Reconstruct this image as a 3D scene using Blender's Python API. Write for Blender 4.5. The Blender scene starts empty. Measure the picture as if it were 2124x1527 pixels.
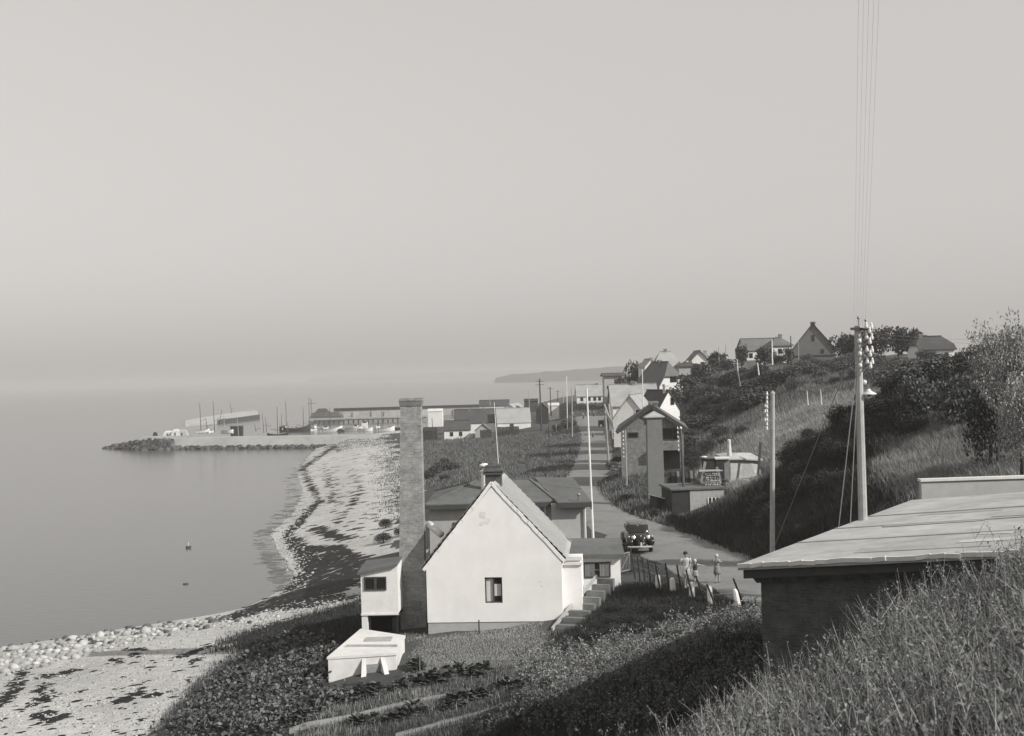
import bpy, math, random
import numpy as np
from mathutils import Matrix, Vector, noise
RNG = np.random.default_rng(7); random.seed(7)
SC = bpy.context.scene
COL = SC.collection
pi = math.pi

# ------------------------------------------------------------------ camera
FPX = 2564.0; EYE = Vector((0.0, 0.0, 16.0))
ROLL = math.radians(1.6); PITCH = 0.0045
cr, sr, cp, sp = math.cos(ROLL), math.sin(ROLL), math.cos(PITCH), math.sin(PITCH)
AX_F = Vector((0, cp, sp)); AX_U = Vector((0, -sp, cp)); AX_X = Vector((1, 0, 0))
CR = AX_X * cr - AX_U * sr; CU = AX_X * sr + AX_U * cr
cam = bpy.data.cameras.new("camera"); camo = bpy.data.objects.new("camera", cam); COL.objects.link(camo)
camo.matrix_world = Matrix(((CR.x, CU.x, -AX_F.x, EYE.x), (CR.y, CU.y, -AX_F.y, EYE.y), (CR.z, CU.z, -AX_F.z, EYE.z), (0, 0, 0, 1)))
cam.sensor_fit = 'HORIZONTAL'; cam.angle = 2 * math.atan(1062 / FPX)
cam.clip_start = 0.2; cam.clip_end = 60000
cam.dof.use_dof = True; cam.dof.focus_distance = 75; cam.dof.aperture_fstop = 5.6
SC.camera = camo

# ------------------------------------------------------------------ sky and sun
SUN_EL = math.radians(33); SUN_AZ = math.radians(120)
W = bpy.data.worlds.new("World"); SC.world = W; W.use_nodes = True
nt = W.node_tree
sk = nt.nodes.new('ShaderNodeTexSky'); sk.sky_type = 'NISHITA'; sk.sun_disc = False
sk.sun_elevation = SUN_EL; sk.sun_rotation = SUN_AZ; sk.dust_density = 1.5
sep = nt.nodes.new('ShaderNodeSeparateColor')            # blue-sensitive plate: only the blue light of the sky
cmb = nt.nodes.new('ShaderNodeCombineColor')
nt.links.new(sk.outputs[0], sep.inputs[0])
# milky summer haze over the whole dome, a little thinner towards the horizon
tcw = nt.nodes.new('ShaderNodeTexCoord'); sxyz = nt.nodes.new('ShaderNodeSeparateXYZ'); veil = nt.nodes.new('ShaderNodeMapRange')
nt.links.new(tcw.outputs['Generated'], sxyz.inputs[0]); nt.links.new(sxyz.outputs['Z'], veil.inputs['Value'])
veil.interpolation_type = 'SMOOTHSTEP'; veil.inputs['From Min'].default_value = -0.06; veil.inputs['From Max'].default_value = 0.36
veil.inputs['To Min'].default_value = 3.1; veil.inputs['To Max'].default_value = 3.5
bl = nt.nodes.new('ShaderNodeMath'); bl.operation = 'MULTIPLY_ADD'; bl.inputs[1].default_value = 0.45
nt.links.new(sep.outputs[2], bl.inputs[0]); nt.links.new(veil.outputs[0], bl.inputs[2])
for i, k in enumerate((1.0, 0.965, 0.935)):
    m = nt.nodes.new('ShaderNodeMath'); m.operation = 'MULTIPLY'; m.inputs[1].default_value = k
    nt.links.new(bl.outputs[0], m.inputs[0]); nt.links.new(m.outputs[0], cmb.inputs[i])
nt.links.new(cmb.outputs[0], nt.nodes['Background'].inputs[0])
nt.nodes['Background'].inputs[1].default_value = 0.115
sl = bpy.data.lights.new("sun", 'SUN'); sl.energy = 4.8; sl.angle = math.radians(0.55); sl.color = (1.0, 0.975, 0.94)
so = bpy.data.objects.new("sun", sl); COL.objects.link(so)
SUN = Vector((math.sin(SUN_AZ) * math.cos(SUN_EL), math.cos(SUN_AZ) * math.cos(SUN_EL), math.sin(SUN_EL)))
so.rotation_euler = SUN.to_track_quat('Z', 'Y').to_euler(); so.location = (40, -30, 60)
SC.view_settings.view_transform = 'Standard'; SC.view_settings.look = 'None'
SC.view_settings.exposure = 0.0; SC.view_settings.gamma = 1.0; SC.view_settings.use_curve_mapping = False
SC.render.engine = 'CYCLES'
SC.cycles.max_bounces = 6; SC.cycles.diffuse_bounces = 2; SC.cycles.glossy_bounces = 2; SC.cycles.volume_bounces = 0
SC.cycles.caustics_reflective = False; SC.cycles.caustics_refractive = False

# ------------------------------------------------------------------ picture geometry -> world
def ray(x, y):
    u = (x - 1062) / FPX; v = (763.5 - y) / FPX
    up = u * cr + v * sr; vp = v * cr - u * sr
    dy = cp - vp * sp
    return up / dy, (sp + vp * cp) / dy
def at(x, y, d):
    a, b = ray(x, y); return Vector((a * d, d, 16 + b * d))
def onz(x, y, z):
    a, b = ray(x, y); d = (z - 16) / b; return Vector((a * d, d, z))

# ------------------------------------------------------------------ materials
MATS = {}
def mat(name, g, rough=0.9, var=0.25, scale=6.0, bump=0.0, tint=None, spec=0.2, metal=0.0, scale2=None, coord='Object', wave=None):
    if name in MATS: return MATS[name]
    m = bpy.data.materials.new(name); m.use_nodes = True; t = m.node_tree; L = t.links
    b = t.nodes['Principled BSDF']
    if tint is None:
        k = min(1, max(0, (g - 0.05) / 0.45)); tint = (0.96 + 0.05 * k, 1.0, 0.995 - 0.025 * k)
    c = [g * q for q in tint]
    b.inputs['Roughness'].default_value = rough; b.inputs['Metallic'].default_value = metal
    b.inputs['Specular IOR Level'].default_value = spec
    tc = t.nodes.new('ShaderNodeTexCoord')
    n1 = t.nodes.new('ShaderNodeTexNoise'); n1.inputs['Scale'].default_value = scale; n1.inputs['Detail'].default_value = 6
    n1.inputs['Roughness'].default_value = 0.65
    L.new(tc.outputs[coord], n1.inputs['Vector'])
    n2 = t.nodes.new('ShaderNodeTexNoise'); n2.inputs['Scale'].default_value = scale2 or scale * 0.13; n2.inputs['Detail'].default_value = 3
    L.new(tc.outputs[coord], n2.inputs['Vector'])
    ad = t.nodes.new('ShaderNodeMath'); ad.operation = 'ADD'
    L.new(n1.outputs['Fac'], ad.inputs[0]); L.new(n2.outputs['Fac'], ad.inputs[1])
    mr = t.nodes.new('ShaderNodeMapRange'); mr.inputs['From Min'].default_value = 0.6; mr.inputs['From Max'].default_value = 1.4
    mr.inputs['To Min'].default_value = 1 - var; mr.inputs['To Max'].default_value = 1 + var
    L.new(ad.outputs[0], mr.inputs['Value'])
    vm = t.nodes.new('ShaderNodeVectorMath'); vm.operation = 'SCALE'; vm.inputs[0].default_value = c
    L.new(mr.outputs[0], vm.inputs['Scale']); L.new(vm.outputs[0], b.inputs['Base Color'])
    if bump or wave:
        bp = t.nodes.new('ShaderNodeBump'); bp.inputs['Strength'].default_value = max(bump, 0.3) if wave else bump
        bp.inputs['Distance'].default_value = 0.03
        if wave:
            wv = t.nodes.new('ShaderNodeTexWave'); wv.bands_direction = wave[0]; wv.inputs['Scale'].default_value = wave[1]; wv.inputs['Distortion'].default_value = 0.4
            L.new(tc.outputs[coord], wv.inputs['Vector']); L.new(wv.outputs['Fac'], bp.inputs['Height'])
        else:
            L.new(n1.outputs['Fac'], bp.inputs['Height'])
        L.new(bp.outputs[0], b.inputs['Normal'])
    MATS[name] = m
    return m
def streaks(m, amt=.1, sx=2.2, sz=.35):                            # rain streaks running down a rendered wall
    t = m.node_tree; L = t.links; b = t.nodes['Principled BSDF']; src = b.inputs['Base Color'].links[0].from_socket
    tc = [n for n in t.nodes if n.type == 'TEX_COORD'][0]; mp = t.nodes.new('ShaderNodeMapping'); mp.inputs['Scale'].default_value = (sx, sx, sz); L.new(tc.outputs['Object'], mp.inputs[0])
    n = t.nodes.new('ShaderNodeTexNoise'); n.inputs['Scale'].default_value = 2.0; n.inputs['Detail'].default_value = 5; L.new(mp.outputs[0], n.inputs['Vector'])
    r = t.nodes.new('ShaderNodeMapRange'); r.inputs['From Min'].default_value = .35; r.inputs['From Max'].default_value = .7; r.inputs['To Min'].default_value = 1.0; r.inputs['To Max'].default_value = 1 - amt; L.new(n.outputs['Fac'], r.inputs['Value'])
    v = t.nodes.new('ShaderNodeVectorMath'); v.operation = 'SCALE'; L.new(src, v.inputs[0]); L.new(r.outputs[0], v.inputs['Scale']); L.new(v.outputs[0], b.inputs['Base Color'])
    return m
def brick_mat(name, g, scale=4.0):
    m = mat(name, g, 0.95, 0.4, 9.0, 0.3, scale2=2.6)
    t = m.node_tree; L = t.links; b = t.nodes['Principled BSDF']
    src = b.inputs['Base Color'].links[0].from_socket
    tc = [n for n in t.nodes if n.type == 'TEX_COORD'][0]
    mp = t.nodes.new('ShaderNodeMapping'); mp.inputs['Rotation'].default_value = (pi / 2, 0, 0)
    br = t.nodes.new('ShaderNodeTexBrick'); br.inputs['Scale'].default_value = scale; br.inputs['Mortar Size'].default_value = 0.03
    br.inputs['Color1'].default_value = (1.1, 1.1, 1.1, 1); br.inputs['Color2'].default_value = (0.8, 0.8, 0.8, 1); br.inputs['Mortar'].default_value = (1.15, 1.15, 1.12, 1)
    br.inputs['Brick Width'].default_value = 1.0; br.inputs['Row Height'].default_value = 0.3
    L.new(tc.outputs['Object'], mp.inputs[0]); L.new(mp.outputs[0], br.inputs['Vector'])
    mu = t.nodes.new('ShaderNodeVectorMath'); mu.operation = 'MULTIPLY'
    L.new(src, mu.inputs[0]); L.new(br.outputs['Color'], mu.inputs[1]); L.new(mu.outputs[0], b.inputs['Base Color'])
    return m
def island_mat(name, g, var=0.5, rough=0.85, tint=None):           # every leaf, blade or stone its own shade
    if name in MATS: return MATS[name]
    m = mat(name, g, rough, 0.25, 1.2, tint=tint)
    t = m.node_tree; L = t.links; b = t.nodes['Principled BSDF']
    src = b.inputs['Base Color'].links[0].from_socket
    ge = t.nodes.new('ShaderNodeNewGeometry'); mr = t.nodes.new('ShaderNodeMapRange')
    mr.inputs['To Min'].default_value = 1 - var; mr.inputs['To Max'].default_value = 1 + var
    L.new(ge.outputs['Random Per Island'], mr.inputs['Value'])
    vm = t.nodes.new('ShaderNodeVectorMath'); vm.operation = 'SCALE'
    L.new(src, vm.inputs[0]); L.new(mr.outputs[0], vm.inputs['Scale']); L.new(vm.outputs[0], b.inputs['Base Color'])
    return m

WHITE = mat('limewash', 0.85, 0.9, 0.1, 0.9, 0.2)
WHITE2 = mat('white_paint', 0.74, 0.7, 0.12, 3.0)
streaks(WHITE, .05, .8, .4); streaks(WHITE2, .06, 1.2, .6)
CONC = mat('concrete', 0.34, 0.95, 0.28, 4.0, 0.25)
CONCP = mat('pale_concrete', 0.6, 0.9, 0.16, 3.0, 0.2)
FELT = mat('roofing_felt', 0.125, 0.85, 0.3, 2.5, 0.15)
FELTL = mat('weathered_felt', 0.13, 0.9, 0.3, 1.2, 0.15)
TILE = mat('grey_tile', 0.31, 0.85, 0.25, 5.0, 0.2)
SLATE = mat('dark_tile', 0.07, 0.8, 0.25, 4.0, 0.2)
SLATEM = mat('mid_tile', 0.14, 0.85, 0.25, 4.0, 0.2)
PALETILE = mat('pale_tile', 0.33, 0.9, 0.18, 4.0, 0.2)
BRICK = brick_mat('brick', 0.27)
DBRICK = brick_mat('dark_brick', 0.085)
MBRICK = brick_mat('mid_brick', 0.21)
TAR = mat('tarred_boards', 0.035, 0.85, 0.35, 3.0, 0.2)
WOOD = mat('weathered_wood', 0.22, 0.9, 0.35, 5.0, 0.25)
POLEW = mat('pole_wood', 0.36, 0.85, 0.3, 4.0, 0.3)
DWOOD = mat('dark_wood', 0.06, 0.85, 0.3, 5.0, 0.2)
GREYW = mat('grey_boards', 0.2, 0.9, 0.22, 2.0, wave=('X', 2.2))
PORC = mat('porcelain', 0.65, 0.25, 0.05, 5.0, spec=0.5)
METAL = mat('dull_metal', 0.25, 0.5, 0.2, 5.0, metal=0.6)
WIRE = mat('wire', 0.4, 0.6, 0.1, 5.0)
GLASS = mat('window_glass', 0.015, 0.15, 0.2, 3.0, spec=0.5)
DARK = mat('dark_interior', 0.012, 0.95, 0.2, 3.0)
CURT = mat('white_curtain', 0.62, 0.95, 0.1, 12.0)
PLINTH = mat('grey_render', 0.4, 0.95, 0.18, 2.0, 0.15)

# ------------------------------------------------------------------ mesh helpers
class MB:
    def __init__(s): s.v = []; s.f = []
    def add(s, vs, fs):
        o = len(s.v); s.v += [tuple(p) for p in vs]; s.f += [tuple(i + o for i in f) for f in fs]; return s
    def box(s, x0, x1, y0, y1, z0, z1):
        return s.add([(x0, y0, z0), (x1, y0, z0), (x1, y1, z0), (x0, y1, z0), (x0, y0, z1), (x1, y0, z1), (x1, y1, z1), (x0, y1, z1)],
                     [(0, 3, 2, 1), (4, 5, 6, 7), (0, 1, 5, 4), (1, 2, 6, 5), (2, 3, 7, 6), (3, 0, 4, 7)])
    def hexa(s, lo, hi):
        n = len(lo)
        return s.add(list(lo) + list(hi), [tuple(range(n))[::-1], tuple(range(n, 2 * n))] + [(i, (i + 1) % n, n + (i + 1) % n, n + i) for i in range(n)])
    def tube(s, p, q, r0, r1=None, n=8, cap=True):
        r1 = r0 if r1 is None else r1
        p = Vector(p); q = Vector(q); d = (q - p).normalized()
        a = d.orthogonal().normalized(); b = d.cross(a)
        lo = [p + (a * math.cos(2 * pi * i / n) + b * math.sin(2 * pi * i / n)) * r0 for i in range(n)]
        hi = [q + (a * math.cos(2 * pi * i / n) + b * math.sin(2 * pi * i / n)) * r1 for i in range(n)]
        fs = [(i, (i + 1) % n, n + (i + 1) % n, n + i) for i in range(n)]
        if cap: fs += [tuple(range(n))[::-1], tuple(range(n, 2 * n))]
        return s.add(lo + hi, fs)
    def bar(s, p, q, w, h=None):
        p = Vector(p); q = Vector(q); h = w if h is None else h
        d = (q - p).normalized(); up = Vector((0, 0, 1)) if abs(d.z) < 0.9 else Vector((0, 1, 0))
        a = d.cross(up).normalized() * w / 2; b = a.cross(d).normalized() * h / 2
        return s.hexa([p - a - b, p + a - b, p + a + b, p - a + b], [q - a - b, q + a - b, q + a + b, q - a + b])
    def rings(s, rings, cap=True):                                   # loft through rings of equal count
        n = len(rings[0]); o = []
        for r in rings: o += list(r)
        fs = [(k * n + i, k * n + (i + 1) % n, (k + 1) * n + (i + 1) % n, (k + 1) * n + i) for k in range(len(rings) - 1) for i in range(n)]
        if cap: fs += [tuple(range(n))[::-1], tuple(range((len(rings) - 1) * n, len(rings) * n))]
        return s.add(o, fs)
    def lathe(s, prof, n=12, c=(0, 0, 0)):
        return s.rings([[(c[0] + r * math.cos(2 * pi * i / n), c[1] + r * math.sin(2 * pi * i / n), c[2] + z) for i in range(n)] for r, z in prof])
    def ball(s, c, r, n=8, m=6):
        rx, ry, rz = (r, r, r) if not hasattr(r, '__len__') else r
        return s.rings([[(c[0] + rx * max(0.02, math.sin(pi * k / m)) * math.cos(2 * pi * i / n), c[1] + ry * max(0.02, math.sin(pi * k / m)) * math.sin(2 * pi * i / n), c[2] - rz * math.cos(pi * k / m)) for i in range(n)] for k in range(m + 1)])
    def slab(s, polys, t):                                            # top faces thickened downwards
        vs = []; idx = {}; fs = []
        for p in polys:
            f = []
            for q in p:
                k = tuple(round(c, 4) for c in q)
                if k not in idx: idx[k] = len(vs); vs.append(k)
                f.append(idx[k])
            fs.append(f)
        n = len(vs); ed = {}
        for f in fs:
            for i in range(len(f)): ed[(f[i], f[(i + 1) % len(f)])] = 1
        out = [tuple(f) for f in fs] + [tuple(i + n for i in f[::-1]) for f in fs]
        out += [(b, a, a + n, b + n) for (a, b) in ed if (b, a) not in ed]
        return s.add(vs + [(a, b, c - t) for a, b, c in vs], out)
    def mesh(s, name, m=None, smooth=False):
        me = bpy.data.meshes.new(name); me.from_pydata(s.v, [], s.f)
        if m: me.materials.append(m)
        if smooth: me.polygons.foreach_set('use_smooth', [True] * len(me.polygons))
        me.update(); return me
def np_mesh(name, V, F, m, smooth=False):
    me = bpy.data.meshes.new(name); V = np.asarray(V, dtype=np.float32); F = np.asarray(F, dtype=np.int32); k = F.shape[1]
    me.vertices.add(len(V)); me.vertices.foreach_set('co', V.ravel())
    me.loops.add(F.size); me.loops.foreach_set('vertex_index', F.ravel())
    me.polygons.add(len(F)); me.polygons.foreach_set('loop_start', np.arange(0, F.size, k, dtype=np.int32))
    try: me.polygons.foreach_set('loop_total', np.full(len(F), k, dtype=np.int32))
    except Exception: pass
    if smooth: me.polygons.foreach_set('use_smooth', np.ones(len(F), dtype=bool))
    me.materials.append(m); me.update(calc_edges=True); me.validate(); return me
def props(o, label=None, cat=None, group=None, kind=None):
    if label: o['label'] = label
    if cat: o['category'] = cat
    if group: o['group'] = group
    if kind: o['kind'] = kind
    return o
def link(name, me, parent=None, loc=None):
    o = bpy.data.objects.new(name, me); COL.objects.link(o)
    if parent: o.parent = parent
    if loc is not None: o.location = loc
    return o
def thing(name, label, cat, loc=(0, 0, 0), rz=0, group=None):
    o = bpy.data.objects.new(name, None); COL.objects.link(o); o.empty_display_size = 0.3
    o.location = loc; o.rotation_euler = (0, 0, rz); return props(o, label, cat, group)
def part(name, mb, m, parent, label=None, kind=None, smooth=False):
    return props(link(name, mb.mesh(name, m, smooth), parent), label, kind=kind)
def single(name, mb, m, label, cat, group=None, loc=None, smooth=False):
    return props(link(name, mb.mesh(name, m, smooth), None, loc), label, cat, group)
def setting(name, me, kind='structure'):
    return props(link(name, me), kind=kind)
def kids(o): return [c for c in bpy.data.objects if c.parent is o]
def dup(o, loc=None, rz=None, label=None, sc=None, parent=None):
    c = o.copy(); COL.objects.link(c)
    if parent: c.parent = parent
    if loc is not None: c.location = loc
    if rz is not None: c.rotation_euler = (0, 0, rz)
    if label: c['label'] = label
    if sc is not None: c.scale = (sc, sc, sc) if not hasattr(sc, '__len__') else sc
    for k in o.children: dup(k, parent=c)
    return c

# ------------------------------------------------------------------ terrain
def N_(s, b, g, y1, y2, f, l, r, h1, h2, h3, p): return [(s, 0.0), b, g, y1, y2, f, l, r, h1, h2, h3, p]
ST = {
 -60: N_(-66, (-52, 1.5), (-38, 3), (-20, 8), (-12, 12), (-8, 14), (-4, 15.5), (-1, 16), (2, 16.2), (8, 16.8), (14, 17.5), (42, 21)),
 -20: N_(-62, (-48, 1.5), (-34, 2.5), (-18, 7), (-10, 11), (-6, 13), (-2, 14.6), (1, 15), (3, 15.2), (7, 15.6), (12, 16.5), (40, 21)),
 0: N_(-60, (-45, 1.5), (-30, 2.4), (-16, 6), (-8, 10.1), (-4, 12.2), (-1.5, 13.4), (.5, 13.9), (2, 14.2), (6, 14.7), (12, 16), (40, 20.5)),
 8: N_(-57, (-41, 1.5), (-26, 2.3), (-14.5, 5), (-7.5, 8.4), (-3.5, 10.3), (-1, 11.4), (.7, 12.3), (2, 12.9), (5, 13.8), (9, 14.7), (36, 19.5)),
 14: N_(-55, (-38, 1.5), (-24, 2.2), (-13.5, 4.3), (-7, 6.7), (-3, 8.4), (-.3, 9.4), (1.4, 10.6), (2.4, 11.3), (4.3, 12.5), (7, 13.5), (35, 19)),
 20: N_(-53, (-36, 1.5), (-22, 2.2), (-13, 3.7), (-7, 5.6), (-3, 7), (0, 7.8), (2, 8.8), (3.5, 9.6), (6, 11), (9, 12.3), (34, 18)),
 28: N_(-50, (-34, 1.5), (-19, 2.2), (-12, 3.2), (-7, 4.8), (-3, 6), (1, 6.8), (3.5, 7.2), (5, 7.6), (9, 8.8), (14, 10.6), (33, 16.5)),
 36: N_(-47, (-30, 1.5), (-16, 2.2), (-11, 3.1), (-6, 4.2), (-2, 5.3), (3, 6.4), (7, 7), (10, 7.2), (14, 7.6), (18, 9.5), (33, 15.5)),
 44: N_(-44.5, (-27, 1.6), (-14, 2.3), (-8, 4.05), (-1, 4.9), (6.5, 6.2), (14, 6.2), (17.5, 6.3), (18.3, 6.9), (20, 9.2), (24, 12.3), (36, 16)),
 50: N_(-42.5, (-25, 1.7), (-13, 2.5), (-7.2, 4.35), (1, 4.8), (7, 5.8), (11.5, 5.7), (15.2, 5.75), (16, 6.4), (19, 10), (24, 12.8), (36, 16)),
 56: N_(-40, (-23, 1.7), (-12.5, 2.6), (-6, 4.3), (2.0, 5.0), (7.3, 5.65), (9.3, 5.7), (14.3, 5.7), (15.1, 6.2), (19.5, 9.2), (24, 11.2), (36, 15.5)),
 62: N_(-37, (-20, 1.8), (-12, 2.6), (-7, 3.9), (2, 5), (6.4, 5.65), (8, 5.7), (12.6, 5.7), (13.4, 6.2), (18.6, 9.9), (24, 11.8), (35, 15.5)),
 70: N_(-34.5, (-17.5, 1.8), (-11.5, 2.5), (-6.5, 3.6), (1, 5.2), (5, 5.6), (6.9, 5.7), (11.8, 5.7), (12.6, 6.1), (17.8, 10), (23.5, 13), (33, 16)),
 77: N_(-32.1, (-16, 1.8), (-10.5, 2.4), (-6, 3.4), (0, 5.2), (4, 5.55), (5.6, 5.65), (10.8, 5.65), (12, 6.1), (19.3, 12.1), (25, 15.4), (32, 16.3)),
 83: N_(-20, (-14, 1.7), (-9.8, 2.3), (-5.5, 3.4), (-1, 5), (3.5, 5.5), (4.8, 5.6), (9.6, 5.6), (11.6, 5.8), (17, 8.2), (25, 13.6), (33, 16.3)),
 92: N_(-18, (-13, 1.6), (-9, 2.2), (-5, 3.4), (-1, 4.8), (3, 5.3), (4.1, 5.45), (8.15, 5.45), (13, 5.8), (18, 7.3), (26, 11.6), (34, 16.2)),
 100: N_(-17.6, (-12.5, 1.5), (-8.5, 2.2), (-5, 3.4), (-2, 4.5), (2.6, 5.0), (3.6, 5.3), (7.9, 5.3), (14, 6.3), (20, 7.0), (28, 11), (36, 15)),
 115: N_(-22, (-14.5, 1.5), (-10, 2.2), (-7, 3.2), (-3, 4.2), (2.5, 4.8), (3.7, 5.1), (8, 5.1), (11, 6.1), (19, 7.5), (29, 11.3), (38, 13.5)),
 130: N_(-25.8, (-17, 1.5), (-11, 2.1), (-8, 2.8), (-4, 3.8), (4, 4.6), (5.2, 4.9), (9.5, 4.9), (13, 6), (20, 8), (30, 12), (40, 14.3)),
 150: N_(-26.8, (-19, 1.5), (-13, 2.1), (-9, 2.7), (-4, 3.6), (5.7, 4.3), (6.9, 4.6), (11.8, 4.6), (15, 5.8), (23, 9), (33, 14.5), (42, 16)),
 178: N_(-30.4, (-22, 1.5), (-15, 2.0), (-10, 2.6), (-4, 3.3), (7.8, 3.9), (9, 4.2), (14, 4.2), (17.5, 6.5), (24, 11), (32, 15.2), (45, 16.5)),
 210: N_(-37, (-27, 1.5), (-18, 2), (-12, 2.4), (-4, 3), (10.3, 3.9), (11.5, 4.2), (16.5, 4.2), (20, 7), (26, 12), (34, 15.2), (50, 17)),
 250: N_(-42, (-32, 1.6), (-24, 2), (-15, 2.3), (-5, 2.8), (12, 4.4), (13.2, 4.8), (19, 4.8), (22, 7), (28, 12.5), (36, 15), (55, 17)),
 285: N_(-45.5, (-38, 1.8), (-30, 2), (-18, 2.2), (-6, 2.5), (12, 4.5), (14.2, 5.7), (21, 5.7), (25, 8), (31, 13), (40, 15), (60, 17)),
 305: N_(-46, (-38, 1.8), (-30, 2), (-18, 2.2), (-6, 2.5), (12, 4.8), (15, 8.2), (22, 8.3), (25, 9), (31, 13), (40, 15), (60, 17)),
 335: N_(-27, (-25.5, 2), (-24, 2.1), (-15, 2.2), (-4, 2.5), (10, 5), (14, 8), (24, 8.5), (27, 9), (34, 13), (44, 15), (65, 17)),
 420: N_(-20, (-18.5, 1.8), (-16, 2), (-8, 2.2), (0, 2.4), (8, 3.5), (16, 5), (28, 7), (34, 8), (44, 11), (55, 13), (80, 15)),
 600: N_(5, (8, 1), (12, 1.5), (20, 2), (28, 2.5), (34, 3), (40, 5), (50, 6), (58, 7), (70, 8), (85, 10), (120, 12)),
 1200: N_(90, (95, 1), (100, 1.5), (110, 2), (120, 2.5), (130, 3), (140, 4), (150, 5), (160, 6), (175, 7), (190, 8), (230, 10)),
}
_Ys = np.array(sorted(ST)); _NX = np.array([[q[0] for q in ST[y]] for y in _Ys]); _NZ = np.array([[q[1] for q in ST[y]] for y in _Ys])
def nodes_at(Y):
    Y = np.atleast_1d(Y)
    return np.stack([np.interp(Y, _Ys, _NX[:, i]) for i in range(12)], 1), np.stack([np.interp(Y, _Ys, _NZ[:, i]) for i in range(12)], 1)
GX = np.concatenate([np.arange(-140, -60, 5), np.arange(-60, 45, .55), np.arange(45, 120, 3.0), np.arange(120, 420, 25)])
GY = np.concatenate([np.arange(-60, -10, 5), np.arange(-10, 72, .6), np.arange(72, 160, 1.1), np.arange(160, 345, 2.5), np.arange(345, 1230, 20)])
nx, nz = nodes_at(GY)
def smooth_rows(a, n=2):
    for _ in range(n):
        b = a.copy(); b[1:-1] = 0.25 * a[:-2] + 0.5 * a[1:-1] + 0.25 * a[2:]; a = b
    return a
nx = smooth_rows(nx, 3); nz = smooth_rows(nz, 3)
GZ = np.zeros((len(GY), len(GX)))
for j in range(len(GY)):
    xs = np.concatenate([[nx[j, 0] - 60, nx[j, 0] - 8], nx[j], [500]]); zs = np.concatenate([[-3.5, -1.1], nz[j], [nz[j, -1] + 8]])
    GZ[j] = np.interp(GX, xs, zs)
for _ in range(2):
    b = GZ.copy(); b[:, 1:-1] = 0.25 * GZ[:, :-2] + 0.5 * GZ[:, 1:-1] + 0.25 * GZ[:, 2:]; GZ = b
ROADM = np.zeros_like(GZ)
for j in range(len(GY)):
    xl, xr, xg, xh = nx[j, 6], nx[j, 7], nx[j, 2], nx[j, 8]
    rough = 0.3 * np.clip((GX - xh) / 4, 0, 1) + 0.12 * np.clip((GX - xg) / 3, 0, 1) * np.clip((xl - 0.7 - GX) / 2, 0, 1) + 0.05
    if GY[j] < 47: rough = 0.05 + 0.14 * np.clip((GX - xg) / 3, 0, 1)
    if GY[j] > 45: rough = np.where((GX > xl - .8) & (GX < xr + .8), 0.0, rough)
    for i in range(len(GX)):
        if rough[i] > 0:
            p = Vector((GX[i] * 0.33, GY[j] * 0.33, 0))
            GZ[j, i] += rough[i] * (noise.noise(p) + 0.5 * noise.noise(p * 2.7))
def T(X, Y):
    X = np.asarray(X, float); Y = np.asarray(Y, float)
    i = np.clip(np.searchsorted(GX, X) - 1, 0, len(GX) - 2); j = np.clip(np.searchsorted(GY, Y) - 1, 0, len(GY) - 2)
    a = np.clip((X - GX[i]) / (GX[i + 1] - GX[i]), 0, 1); b = np.clip((Y - GY[j]) / (GY[j + 1] - GY[j]), 0, 1)
    return (GZ[j, i] * (1 - a) + GZ[j, i + 1] * a) * (1 - b) + (GZ[j + 1, i] * (1 - a) + GZ[j + 1, i + 1] * a) * b
def G(x, y, dmin=3.0, dmax=700.0):                                    # where a sight line meets the ground
    x = np.atleast_1d(np.asarray(x, float)); y = np.atleast_1d(np.asarray(y, float))
    u = (x - 1062) / FPX; v = (763.5 - y) / FPX
    up = u * cr + v * sr; vp = v * cr - u * sr; dy = cp - vp * sp; a = up / dy; b = (sp + vp * cp) / dy
    ds = np.geomspace(dmin, dmax, 420); hit = np.full(len(x), dmax); done = np.zeros(len(x), bool)
    pd = dmin; ph = np.full(len(x), 1.0)
    for d in ds:
        h = (16 + b * d) - np.maximum(T(a * d, np.full(len(x), d)), 0)
        n = (h <= 0) & ~done
        hit[n] = pd + (d - pd) * np.clip(ph[n] / np.maximum(ph[n] - h[n], 1e-6), 0, 1); done |= n; pd = d; ph = h
    X = a * hit; Y = hit
    return X, Y, np.maximum(T(X, Y), 0), done
def g1(x, y):
    X, Y, Z, ok = G([x], [y]); return Vector((X[0], Y[0], Z[0]))
def gp(X, Y): return Vector((X, Y, float(T(X, Y))))

JJ, II = np.meshgrid(np.arange(len(GY) - 1), np.arange(len(GX) - 1), indexing='ij')
nc = len(GX); Q = np.stack([JJ * nc + II, JJ * nc + II + 1, (JJ + 1) * nc + II + 1, (JJ + 1) * nc + II], -1).reshape(-1, 4)
PX, PY = np.meshgrid(GX, GY); VV = np.stack([PX, PY, GZ], -1).reshape(-1, 3)
ctr = VV[Q].mean(1)
gx_edge = np.interp(ctr[:, 1], GY, nx[:, 2]) + 1.6 * np.sin(ctr[:, 1] * 0.35) * (ctr[:, 1] > 60) + RNG.normal(0, .5, len(ctr))
isb = ctr[:, 0] < gx_edge
def submesh(name, mask, m):
    q = Q[mask]; u, inv = np.unique(q, return_inverse=True)
    return np_mesh(name, VV[u], inv.reshape(-1, 4), m, True)
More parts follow.
